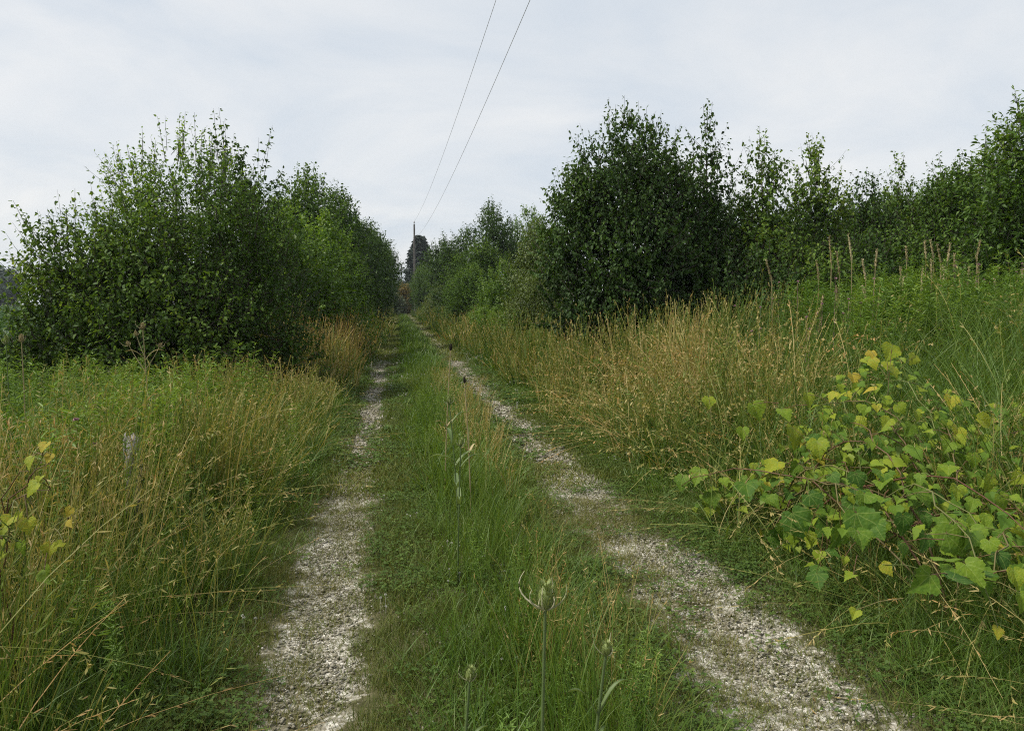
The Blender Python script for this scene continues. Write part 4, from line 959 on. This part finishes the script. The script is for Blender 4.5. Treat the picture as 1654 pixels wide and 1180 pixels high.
# ---- small flowers --------------------------------------------------------------
fl = [proto_flower('fa%d' % i, 530 + i, M_WHITEF) for i in range(3)]
f1 = points(rng, -1.2, 2.5, 1.8, 24, 3.2, 20, 1, mask=lambda x, y: np.clip(2.4 * N3(x, y, 1.2, 2) - .5, 0, 1) * (1 - .9 * bare(x, y)))
n = len(f1[0])
gn_scatter('clover_blossom', fl, f1[0], f1[1], rng.uniform(0, 6.283, n), s3(np.clip(f1[1] / 9, .9, 1.6)), rng.integers(0, 3, n), rng.random(n), 'tiny white clover blossoms dotted along the lane', 'flowers')
fp = [proto_flower('fb%d' % i, 540 + i, M_PINKF, hgt=.95, r=.018, n=3, rad=.25) for i in range(3)]
f2 = points(rng, 4, 12.5, 7.5, 12.5, 2.4, 20, 1, mask=lambda x, y: np.clip(2.6 * N1(x + 5, y, .5) - .7, 0, 1))
f3 = points(rng, -3.2, -1.2, 2.0, 5.0, 1.6, 20, 1); X, Y = cat_pts(f2, f3); n = len(X)
gn_scatter('pink_wildflowers', fp, X, Y, rng.uniform(0, 6.283, n), s3(np.ones(n), np.concatenate([np.full(len(f2[0]), 1.15), np.full(len(f3[0]), .75)])), rng.integers(0, 3, n), rng.random(n), 'small pale pink blossoms scattered through the tall verges', 'flowers')

# ================================================================== wild grape vines
def grape_mesh(name, seed, mat):
    rng = np.random.default_rng(seed)
    half = np.array([(0, 0), (.10, -.13), (.24, -.17), (.36, -.10), (.40, -.02), (.50, .02), (.50, .12), (.60, .20), (.55, .28), (.58, .40), (.47, .44), (.44, .52), (.36, .54), (.36, .66), (.27, .68), (.24, .78), (.15, .80), (.12, .90), (0, 1.05)])
    half = half + np.concatenate([[[0, 0]], rng.normal(0, .018, (len(half) - 2, 2)), [[0, 0]]])
    V, Fc = [], []
    fold, curl = rng.uniform(.15, .6), rng.uniform(.15, .7)
    def zf(x, y): return fold * abs(x) * .8 - curl * (y - .3) ** 2 - .35 * curl * x * x + .03 * math.sin(9 * y + 7 * abs(x) + seed)
    for sg in (1, -1):
        o = len(V)
        mid = [(0, .12), (0, .35), (0, .6)]
        pts = [(sg * a * .97, b) for a, b in half] + mid
        inner = [(sg * .26, .12), (sg * .28, .32), (sg * .16, .55)]
        V += [(x, y, zf(x, y)) for x, y in pts + inner]
        n = len(half); m0 = n; i0 = n + 3
        f = []
        ring = [(0, 1, i0), (1, 2, i0), (2, 3, i0), (3, 4, i0), (4, 5, i0), (5, 6, i0), (6, 7, i0), (7, 8, i0 + 1), (8, 9, i0 + 1), (9, 10, i0 + 1), (10, 11, i0 + 1), (11, 12, i0 + 2), (12, 13, i0 + 2), (13, 14, i0 + 2), (14, 15, i0 + 2), (15, 16, i0 + 2), (16, 17, i0 + 2), (17, 18, m0 + 2),
                (7, i0 + 1, i0), (11, i0 + 2, i0 + 1), (17, m0 + 2, i0 + 2), (0, i0, m0), (m0, i0, m0 + 1), (i0, i0 + 1, m0 + 1), (m0 + 1, i0 + 1, i0 + 2), (m0 + 1, i0 + 2, m0 + 2)]
        for t in ring:
            t = tuple(o + k for k in t); f.append(t if sg > 0 else t[::-1])
        Fc += f
    me = mesh_np(name, np.array(V), np.array(Fc), mat, smooth=True); return me
def grape_mat():
    m = new_mat('grape_leaf'); nt = m.node_tree
    hue = attr(nt, 'hue', 'OBJECT')
    tc = nt.nodes.new('ShaderNodeTexCoord'); n = nt.nodes.new('ShaderNodeTexNoise'); n.inputs['Scale'].default_value = 3.5; n.inputs['Detail'].default_value = 5
    nt.links.new(tc.outputs['Object'], n.inputs['Vector'])
    f = math_n(nt, 'ADD', hue, math_n(nt, 'MULTIPLY', math_n(nt, 'SUBTRACT', n.outputs['Fac'], .5), .55), True)
    c = ramp(nt, f, [(0, (.026, .068, .012)), (.35, (.060, .130, .016)), (.65, (.140, .215, .018)), (.85, (.25, .28, .022)), (1, (.36, .28, .035))])
    sp = nt.nodes.new('ShaderNodeSeparateXYZ'); nt.links.new(tc.outputs['Object'], sp.inputs[0])
    ax = math_n(nt, 'ABSOLUTE', sp.outputs[0], 0); ang = math_n(nt, 'ARCTAN2', ax, sp.outputs[1])
    rad = math_n(nt, 'SQRT', math_n(nt, 'ADD', math_n(nt, 'MULTIPLY', ax, ax), math_n(nt, 'MULTIPLY', sp.outputs[1], sp.outputs[1])), 0)
    mn = None
    for a in (0.0, .62, 1.25):
        d = math_n(nt, 'ABSOLUTE', math_n(nt, 'SUBTRACT', ang, a), 0); mn = d if mn is None else math_n(nt, 'MINIMUM', mn, d)
    vein = math_n(nt, 'LESS_THAN', math_n(nt, 'MULTIPLY', mn, rad), .014)
    mixc = nt.nodes.new('ShaderNodeMix'); mixc.data_type = 'RGBA'; nt.links.new(math_n(nt, 'MULTIPLY', vein, .45), mixc.inputs[0])
    nt.links.new(c, mixc.inputs[6]); mixc.inputs[7].default_value = (.22, .28, .07, 1)
    p = nt.nodes.new('ShaderNodeBsdfPrincipled'); nt.links.new(mixc.outputs[2], p.inputs['Base Color']); p.inputs['Roughness'].default_value = .6; p.inputs['Specular IOR Level'].default_value = .15
    b = nt.nodes.new('ShaderNodeBump'); b.inputs['Strength'].default_value = .16; b.inputs['Distance'].default_value = .02
    n2 = nt.nodes.new('ShaderNodeTexVoronoi'); n2.inputs['Scale'].default_value = 9; nt.links.new(tc.outputs['Object'], n2.inputs['Vector'])
    nt.links.new(n2.outputs['Distance'], b.inputs['Height']); nt.links.new(b.outputs[0], p.inputs['Normal'])
    t = nt.nodes.new('ShaderNodeBsdfTranslucent'); nt.links.new(mixc.outputs[2], t.inputs['Color'])
    ms = nt.nodes.new('ShaderNodeMixShader'); ms.inputs[0].default_value = .35; nt.links.new(p.outputs[0], ms.inputs[1]); nt.links.new(t.outputs[0], ms.inputs[2])
    o = nt.nodes.new('ShaderNodeOutputMaterial'); nt.links.new(ms.outputs[0], o.inputs['Surface']); return m
M_GRAPE = grape_mat()
M_CANE = veg('cane', [(0, (.10, .045, .025)), (.5, (.12, .09, .035)), (1, (.12, .15, .04))], .05, .6, .3)
GM = [grape_mesh('leaf', 600 + i, M_GRAPE) for i in range(6)]
def vine(name, base, leaves, label, seed, n_canes, roots, small=()):
    """leaves: (position, length, hue, front facing 0..1)"""
    rng = np.random.default_rng(seed)
    root = empty(name, (base[0], base[1], float(gz(*base)))); B = np.array(root.location)
    P = np.array([l[0] for l in leaves]); G = None
    # canes: each links the leaves nearest to it, low to high
    rt = [np.array([x, y, float(gz(x, y)) - .02]) for x, y in roots]
    ends = rng.choice(len(P), n_canes, replace=False)
    canes = []
    for q, e in enumerate(ends):
        a = rt[q % len(rt)]; b = P[e] + np.array([0, .02, -.03])
        t = np.linspace(0, 1, 12)[:, None]
        mid = (a + b) / 2 + np.array([rng.normal(0, .1), rng.normal(0, .1), .25 + .25 * np.linalg.norm(b - a)])
        C = (1 - t) ** 2 * a + 2 * t * (1 - t) * mid + t * t * b + rng.normal(0, .012, (12, 3))
        canes.append(C)
        G = Geo(); tube(G, C - B, np.linspace(.0062, .0022, 12) * (1 if n_canes > 10 else .55), 5, tint=rng.random()); obj('cane', G.mesh('cane', M_CANE, True), root)
    allc = np.concatenate(canes)
    Gp = Geo()
    for i, (p, ln, hue, front) in enumerate(leaves):
        p = np.array(p)
        nrm = Vector((rng.normal(-.12, .35), -front * .9 + rng.normal(0, .3), 1.0 - .55 * front + rng.normal(0, .2))).normalized()
        tip = Vector((rng.normal(-.25, .6), rng.normal(-.45, .4), -.9)); tip = (tip - nrm * tip.dot(nrm)).normalized()
        xax = tip.cross(nrm).normalized()
        M = Matrix((xax, tip, nrm)).transposed()
        o = obj('leaf', GM[rng.integers(len(GM))], root)
        o.location = Vector(p - B) - tip * ln * .45; o.rotation_euler = M.to_euler(); s = ln * rng.uniform(.92, 1.08); o.scale = (s * rng.uniform(.9, 1.1), s, s)
        o['hue'] = float(np.clip(hue + rng.normal(0, .06), 0, 1))
        a = np.array(o.location); j = np.argmin(np.linalg.norm(allc - B - a, axis=1)); c = allc[j] - B
        dv = c - a; L_ = np.linalg.norm(dv); c = a + dv / max(L_, 1e-6) * min(L_, .16)
        tube(Gp, [a, (a + c) / 2 + np.array([0, 0, .01]), c], [.0012, .0016, .002], 4, tint=rng.random())
    if small:
        for half in (0, 1):
            Gs = Geo(); hs = .70 - .26 * half
            for (p, ln) in small[half::2]:
                me = GM[rng.integers(len(GM))]; v = np.empty(len(me.vertices) * 3, np.float32); me.vertices.foreach_get('co', v); v = v.reshape(-1, 3) * ln
                nr = Vector((rng.normal(-.1, .45), -.5 + rng.normal(0, .4), .8)).normalized(); tp = Vector((rng.normal(-.2, .7), rng.normal(-.4, .4), -.8)); tp = (tp - nr * tp.dot(nr)).normalized()
                M = np.array(Matrix((tp.cross(nr).normalized(), tp, nr)).transposed())
                f = np.array([tuple(q.vertices) for q in me.polygons]); Gs.add(v @ M.T + (np.array(p) - B), f3=f)
            o = setp(obj('small_leaves', Gs.mesh('small_leaves', M_GRAPE), root), kind='stuff'); o['hue'] = hs
    setp(obj('leaf_stalks', Gp.mesh('leaf_stalks', M_CANE, True), root), kind='stuff')
    setp(root, label, 'vine'); return root
ZL = [(1060,80,90,.8),(1080,170,80,.75),(990,130,60,.85),(1165,110,60,.75),(470,340,90,.65),(600,350,90,.78),(640,450,110,.72),(700,290,70,.7),(745,505,100,.75),(540,585,120,.72),(410,440,70,.55),(210,630,100,.6),(140,655,80,.55),(275,730,80,.5),(330,650,60,.65),(430,690,140,.4),(730,740,130,.2),(540,740,80,.45),(660,840,180,.2),(560,900,90,.25),(940,850,200,.3),(885,700,70,.65),(800,780,60,.5),(1120,840,130,.15),(920,650,120,.22),(1100,730,60,.55),(1360,440,90,.75),(1330,300,80,.9),(1480,390,90,.8),(1320,590,90,.72),(1500,660,90,.6),(1360,700,90,.65),(1430,560,80,.6),(1560,740,90,.65),(1470,820,70,.7),(1620,640,80,.8),(1620,730,70,.7),(1350,920,180,.45),(1530,930,90,.88),(1210,920,110,.25),(1120,950,80,.35),(1200,1100,190,.42),(880,1070,70,.72),(860,1000,50,.75),(1050,1040,80,.78),(490,880,50,.85),(1630,880,80,.6),(1620,1080,130,.55),(950,340,60,.65),(260,300,60,.6),(880,380,60,.5),(1110,330,60,.65),(1180,360,60,.6),(905,1235,60,.75),(1540,1315,70,.85),(1640,1180,120,.55)]
def vine_d(px, py):
    k = float(sstep(1120, 1450, px)); return 4.7 - k * 2.15 * float(np.clip((py - 590) / 330, 0, 1.08)) - .3 * k
rv = np.random.default_rng(620); VL = []
for zx, zy, sz, hue in ZL:
    px, py = 1050 + zx / 2.738, 540 + zy / 2.738; d = vine_d(px, py)
    VL.append((at(px, py, d), sz / 2.738 * d / F * (.92 if sz < 120 else .78), hue + .04, .85))
for q in range(240):
    px = rv.uniform(1130, 1760); top = 800 - 230 * math.exp(-((px - 1430) / 170) ** 2) - 120 * float(sstep(1500, 1700, px)); py = rv.uniform(top, min(950, top + 300))
    if px < 1250 and py > 830: continue
    d = vine_d(px, py) + rv.uniform(-.05, .35); p = at(px, py, d); low = (py - top) / 300
    VL.append((p, rv.uniform(.04, .075) + .05 * low * rv.random(), .79 - .5 * low + rv.normal(0, .16), rv.uniform(.3, .9)))
SM = []
for q in range(760):
    px = rv.uniform(1120, 1760); top = 805 - 235 * math.exp(-((px - 1430) / 175) ** 2) - 130 * float(sstep(1500, 1700, px)); py = rv.uniform(top, min(940, top + 260))
    if px < 1260 and py > 820: continue
    SM.append((at(px, py, vine_d(px, py) + rv.uniform(.0, .45)), rv.uniform(.03, .065)))
vine('grape_vine', (2.6, 3.6), VL, 'wild grape vine sprawling over the grass at the lower right of the lane', 621, 26, [(2.55, 3.9), (2.8, 3.3), (2.5, 3.0), (2.3, 4.4), (3.1, 3.6)], SM)
ZL2 = [(325,95,70,.9),(225,210,85,.88),(360,180,60,.9),(235,400,95,.78),(290,330,45,.9),(505,575,60,.97),(520,655,75,.97),(60,640,80,.75),(140,610,60,.78),(205,675,90,.72),(290,675,60,.85),(160,845,95,.62),(360,860,100,.78),(430,810,65,.8),(340,1040,120,.6),(20,720,60,.75),(15,810,70,.8),(10,900,60,.85),(90,830,55,.85),(-80,780,90,.7),(-60,880,90,.7),(-120,700,80,.75)]
VL2 = []
for zx, zy, sz, hue in ZL2:
    px, py = zx / 4.54, 700 + zy / 4.54; VL2.append((at(px, py, 2.35 + .15 * rv.random()), sz / 4.54 * 2.45 / F * 1.08, hue, .9))
vine('grape_vine', (-1.35, 2.75), VL2, 'small yellowing grape vine climbing the grass at the left frame edge', 622, 8, [(-1.4, 2.8), (-1.25, 2.65)])

# ================================================================== teasels, dried spikes, post
M_TSTEM = veg('teasel_stem', [(0, (.055, .095, .03)), (1, (.13, .17, .06))], .1, .6, .3)
M_THEAD = veg('teasel_head', [(0, (.14, .19, .05)), (1, (.29, .33, .12))], .15, .6, .3)
M_TBRACT = veg('teasel_bract', [(0, (.30, .32, .16)), (1, (.50, .48, .32))], .2, .5, .3)
M_TLEAF = veg('teasel_leaf', [(0, (.085, .14, .045)), (1, (.17, .22, .085))], .3, .5, .3)
M_DRY = veg('dry_stalk', [(0, (.15, .12, .06)), (.5, (.33, .27, .14)), (1, (.52, .45, .27))], .1, .7, .2)
M_DARKH = veg('dark_head', [(0, (.02, .017, .012)), (1, (.05, .042, .03))], .05, .8, .2)
def teasel(label, x, y, h, hl, hw, lean=(0, 0), bl=.05, nb=8, leaves=(), dry=False, group='teasels', seed=0, dark=False, branches=()):
    rng = np.random.default_rng(700 + seed); z0 = float(gz(x, y)); root = empty('teasel', (x, y, z0))
    ms, mh, mb, ml = (M_DRY, M_DRY if not dark else M_DARKH, M_DRY, M_DRY) if dry else (M_TSTEM, M_THEAD, M_TBRACT, M_TLEAF)
    t = np.linspace(0, 1, 9); C = np.stack([lean[0] * t ** 1.6, lean[1] * t ** 1.6, (h - hl) * t - .01], 1)
    G = Geo(); tube(G, C, np.linspace(.0052, .0034, 9), 6, .4); n = 40
    tt = rng.uniform(.3, 1, n); P = np.stack([np.interp(tt, t, C[:, j]) for j in range(3)], 1); a = rng.uniform(0, 6.283, n); d = np.stack([np.cos(a), np.sin(a), -.2 + 0 * a], 1)
    ribbons(G, np.stack([P, P + d * .009], 1), np.tile([.0008, .0002], (n, 1)), np.tile([0, 0, 1.0], (n, 1)), np.full(n, .8))
    obj('stem', G.mesh('stem', ms, True), root)
    def head(top, ax, hl, hw, bl, nb):
        ax = ax / np.linalg.norm(ax); u = np.cross(ax, [0, 1.0, 0]); u /= np.linalg.norm(u); v = np.cross(ax, u)
        G = Geo(); s = np.linspace(0, 1, 9); tube(G, top + ax * hl * s[:, None], hw * .5 * np.array([.45, .8, .97, 1, .97, .9, .75, .5, .15]), 10, .2)
        m = 300; q = rng.uniform(.03, 1, m); a = rng.uniform(0, 6.283, m); r = hw * .5 * np.interp(q, s, [.45, .8, .97, 1, .97, .9, .75, .5, .15])
        d = np.cos(a)[:, None] * u + np.sin(a)[:, None] * v; P = top + ax * (hl * q)[:, None] + d * (r * .95)[:, None]; E_ = P + d * (hw * .26) + ax * (hw * .32)
        ribbons(G, np.stack([P, E_], 1), np.tile([hw * .035, hw * .006], (m, 1)), norm(np.cross(d, ax)), rng.random(m))
        hd = obj('seed_head', G.mesh('seed_head', mh, True), root)
        for b in range(nb):
            a = b * 6.283 / nb + rng.normal(0, .15); L_ = bl * (1 if b % 2 == 0 else .5) * rng.uniform(.6, 1.2); d = math.cos(a) * u + math.sin(a) * v; s = np.linspace(0, 1, 9)
            C = top + d * (L_ * .62 * np.sin(s * rng.uniform(1.7, 2.2)))[:, None] + ax * (L_ * (.98 * s ** 1.35 - .16 * s))[:, None]
            G = Geo(); tube(G, C, np.linspace(.0024, .0008, 9) * (hw / .03) ** .5, 5, rng.random()); obj('bract', G.mesh('bract', mb, True), hd)
    head(C[-1], C[-1] - C[-2], hl, hw, bl, nb)
    for (zf_, az, L_, el) in branches:
        p = np.array([np.interp(zf_, t, C[:, j]) for j in range(3)]); d = np.array([math.cos(az) * math.cos(el), math.sin(az) * math.cos(el), math.sin(el)])
        s = np.linspace(0, 1, 6)[:, None]; B_ = p + d * L_ * s + np.array([0, 0, .25 * L_]) * s * s
        G = Geo(); tube(G, B_, np.linspace(.004, .0025, 6), 5, .6); obj('branch', G.mesh('branch', ms, True), root)
        head(B_[-1], B_[-1] - B_[-2], hl * .8, hw * .8, bl * .8, 6)
    for (zf_, az, L_, up) in leaves:
        p = np.array([np.interp(zf_, t, C[:, j]) for j in range(3)])
        for sg in (0, math.pi):
            d = np.array([math.cos(az + sg), math.sin(az + sg), 0]); s = np.linspace(0, 1, 8); G = Geo()
            Cn = p + d * (L_ * s)[:, None] + np.array([0, 0, 1]) * (L_ * (up * s - (.5 * up + .25) * s * s))[:, None]
            W_ = L_ * .085 * np.array([.7, .95, 1, .95, .8, .6, .35, .05]); sd_ = np.cross(d, [0, 0, 1])
            A = Cn + sd_ * W_[:, None] + [0, 0, .004]; Bq = Cn - sd_ * W_[:, None] + [0, 0, .004]
            k = np.arange(7); V = np.concatenate([A, Cn - [0, 0, .3 * L_ * .05], Bq]); f = np.concatenate([np.stack([k, k + 1, k + 9, k + 8], 1), np.stack([k + 8, k + 9, k + 17, k + 16], 1)])
            G.add(V, f4=f, tint=rng.uniform(.2, 1)); obj('leaf', G.mesh('leaf', ml, True), root)
    setp(root, label, 'teasel', group); return root
def tz(px, py, d, **k):
    p = at(px, py, d); return p.x, d, p.z - float(gz(p.x, d))
x, y, h = tz(872, 935, 1.56); teasel('green teasel head with long curved bracts at the front of the centre strip', x, y, h, .058, .034, (.012, 0), .088, 9, [(.30, .3, .12, .9)], seed=1)
x, y, h = tz(975, 1030, 1.60); teasel('pale leaning teasel bud with upright narrow leaves right of the green teasel', x - .05, y, h, .030, .022, (.055, 0), .045, 6, [(.80, .2, .075, 2.4), (.62, .9, .08, 2.2)], seed=2)
x, y, h = tz(738, 1072, 1.75); teasel('small spiky teasel bud low at the bottom of the centre strip', x, y, h, .034, .022, (.03, 0), .04, 8, [(.7, .5, .07, 1.8)], seed=3)
x, y, h = tz(739, 636, 4.7); teasel('leafy green teasel amid the centre strip with pale drooping leaf pairs', x, y, h, .055, .028, (-.05, .02), .06, 8, [(.86, .3, .11, 1.6), (.70, 1.8, .15, 1.6), (.55, .4, .17, 1.4), (.38, 1.5, .18, 1.2)], seed=4)
x, y, h = tz(717, 553, 5.7); teasel('thin teasel with the farther of two dark brown heads over the right wheel track', x, y, h, .05, .022, (.05, 0), .02, 4, [(.5, .5, .10, 1.5)], dry=True, dark=True, seed=5)
x, y, h = tz(760, 606, 5.1); teasel('thin teasel with the nearer of two dark brown heads over the right wheel track', x, y, h, .042, .018, (-.04, 0), .02, 4, [(.5, .9, .10, 1.5)], dry=True, dark=True, seed=6)
x, y, h = tz(738, 705, 3.9); teasel('low green teasel with arching pale leaves in front of the leafy teasel', x, y, h, .04, .024, (.02, 0), .05, 6, [(.85, .1, .12, 1.5), (.6, 1.5, .14, 1.3)], seed=7)
x, y, h = tz(236, 520, 7.0); teasel('pale branching dead teasel standing before the dark left shrub', x, y, h, .05, .03, (-.03, 0), .10, 6, [(.78, .3, .15, 1.6)], dry=True, seed=8, branches=[(.72, .2, .18, .9), (.70, 3.0, .22, .9), (.80, 3.3, .16, 1.2)])
x, y, h = tz(9, 540, 6.6); teasel('left one of two teasels by the left frame edge before the crop', x, y, h, .07, .035, (0, 0), .05, 6, seed=9)
x, y, h = tz(34, 538, 6.6); teasel('right one of two teasels near the left frame edge, tan headed', x, y, h, .06, .03, (0, 0), .06, 8, dry=True, seed=10)

SP = [(165,90,180,280),(215,195,235,350),(295,75,320,262),(80,260,95,390),(390,250,415,390),(490,180,480,300),(688,160,695,260),(815,120,825,250),(853,115,878,250),(900,145,925,275),(990,140,970,270),(1020,210,1015,310),(1195,120,1175,220),(1165,215,1185,370),(1118,300,1105,450),(860,250,862,390),(930,290,930,460),(947,300,945,440),(650,300,650,480),(675,370,660,470),(800,300,790,530),(390,430,430,570),(520,485,485,650),(215,430,220,540),(125,490,105,590),(120,630,85,770),(335,500,335,640),(310,540,320,690),(1290,380,1300,490),(1355,405,1365,550),(1478,320,1490,450),(1285,550,1280,650),(1485,580,1475,720),(905,540,895,640),(970,640,895,730),(-265,255,-225,400)]
SP = sorted(SP, key=lambda q: q[0])
ORD = 'first second third fourth fifth sixth seventh eighth ninth tenth eleventh twelfth thirteenth fourteenth fifteenth sixteenth seventeenth eighteenth nineteenth twentieth twenty-first twenty-second twenty-third twenty-fourth twenty-fifth twenty-sixth twenty-seventh twenty-eighth twenty-ninth thirtieth thirty-first thirty-second thirty-third thirty-fourth thirty-fifth thirty-sixth'.split()
for i, (ax_, ay_, bx_, by_) in enumerate(SP):
    rg = np.random.default_rng(800 + i); top_py = 360 + ay_ / 4.215
    d = 8.6 + 2.2 * float(np.clip((520 - top_py) / 130, 0, 1)) * .8
    A = np.array(at(1300 + ax_ / 4.215, top_py, d)); B = np.array(at(1300 + bx_ / 4.215, 360 + by_ / 4.215, d))
    dirv = (A - B); foot = B - dirv / max(dirv[2], .05) * 0.0
    zg = float(gz(B[0], d)); base = np.array([B[0] - dirv[0] * .6, d, zg])
    root = empty('dried_spike', base)
    t = np.linspace(0, 1, 6)[:, None]; G = Geo(); tube(G, (base - base) * (1 - t) + (B - base) * t - np.array([0, 0, .02]) * (1 - t), np.linspace(.006, .005, 6), 5, rg.uniform(.1, .6)); obj('stalk', G.mesh('stalk', M_DRY, True), root)
    G = Geo(); L_ = np.linalg.norm(dirv); s = np.linspace(0, 1, 12); rad = .0098 * rg.uniform(.65, 1.35) * np.array([.5, .85, 1, .95, 1, .9, .95, .85, .8, .65, .5, .2]) * rg.uniform(.85, 1.15, 12)
    Cn = (B - base) + dirv * s[:, None]; tone = rg.uniform(.35, .9); tube(G, Cn, rad * .7, 6, tone)
    m = 120; q = rg.random(m); P = (B - base) + dirv * q[:, None]; a = rg.uniform(0, 6.283, m); dd = np.stack([np.cos(a), np.sin(a), np.full(m, .9)], 1)
    leaf_block(G, P + dd * .004, dd, norm(rg.normal(size=(m, 3))), np.full(m, .022), np.full(m, .009), np.clip(rg.normal(tone, .2, m), 0, 1), simple=True)
    obj('seed_head', G.mesh('seed_head', M_DRY), root)
    setp(root, 'tan dried seed spike over the green weeds, %s of the row counting from the left' % ORD[i], 'seed spike', 'dried seed spikes on the right bank')

def post():
    p = at(214, 716, 4.75); x, y = p.x, 4.75; z0 = float(gz(x, y)); h = p.z - z0; r = .055
    root = empty('weathered_post', (x, y, z0)); rg = np.random.default_rng(90); G = Geo()
    n = 14; a = np.arange(n) * 6.283 / n; rr_ = r * (1 + rg.normal(0, .05, n)); zs = np.linspace(-.15, h, 6); V = []
    for k, z in enumerate(zs):
        for j in range(n): V.append((rr_[j] * math.cos(a[j]) * (1 - .03 * k), rr_[j] * math.sin(a[j]), z + (0.06 * math.cos(a[j] - 2.2) + rg.normal(0, .012) if k == 5 else 0)))
    f = [(k * n + j, k * n + (j + 1) % n, (k + 1) * n + (j + 1) % n, (k + 1) * n + j) for k in range(5) for j in range(n)]
    V.append((0, 0, h - .015)); G.add(V, f4=np.array(f), f3=np.array([(5 * n + j, 5 * n + (j + 1) % n, 6 * n) for j in range(n)])); obj('shaft', G.mesh('shaft', M_POST), root)
    G = Geo(); tube(G, [(r * .9, -.035, h * .8), (r * 1.15, -.04, h * .8), (r * 1.25, -.04, h * .82)], [.003, .003, .005], 6); obj('nail', G.mesh('nail', M_WIRE), root)
    setp(root, 'short grey weathered wooden post half hidden in the left grass', 'post')
post()

# ================================================================== thin summer haze
def haze():
    m = bpy.data.materials.new('haze'); m.use_nodes = True; nt = m.node_tree; nt.nodes.clear()
    v = nt.nodes.new('ShaderNodeVolumePrincipled'); v.inputs['Color'].default_value = (.80, .88, .97, 1); v.inputs['Density'].default_value = .00025
    v.inputs['Anisotropy'].default_value = .0
    o = nt.nodes.new('ShaderNodeOutputMaterial'); nt.links.new(v.outputs[0], o.inputs['Volume'])
    x0, x1, y0, y1, z0_, z1_ = -920, 920, -70, 1520, -1.6, 22
    V = [(x, y, z) for x in (x0, x1) for y in (y0, y1) for z in (z0_, z1_)]
    f = [(0, 1, 3, 2), (4, 6, 7, 5), (0, 4, 5, 1), (2, 3, 7, 6), (0, 2, 6, 4), (1, 5, 7, 3)]
    setp(obj('haze', mesh_np('haze', np.array(V, float), np.array(f), m)), 'faint bluish summer haze hanging over the whole scene', 'haze', kind='stuff')
haze()
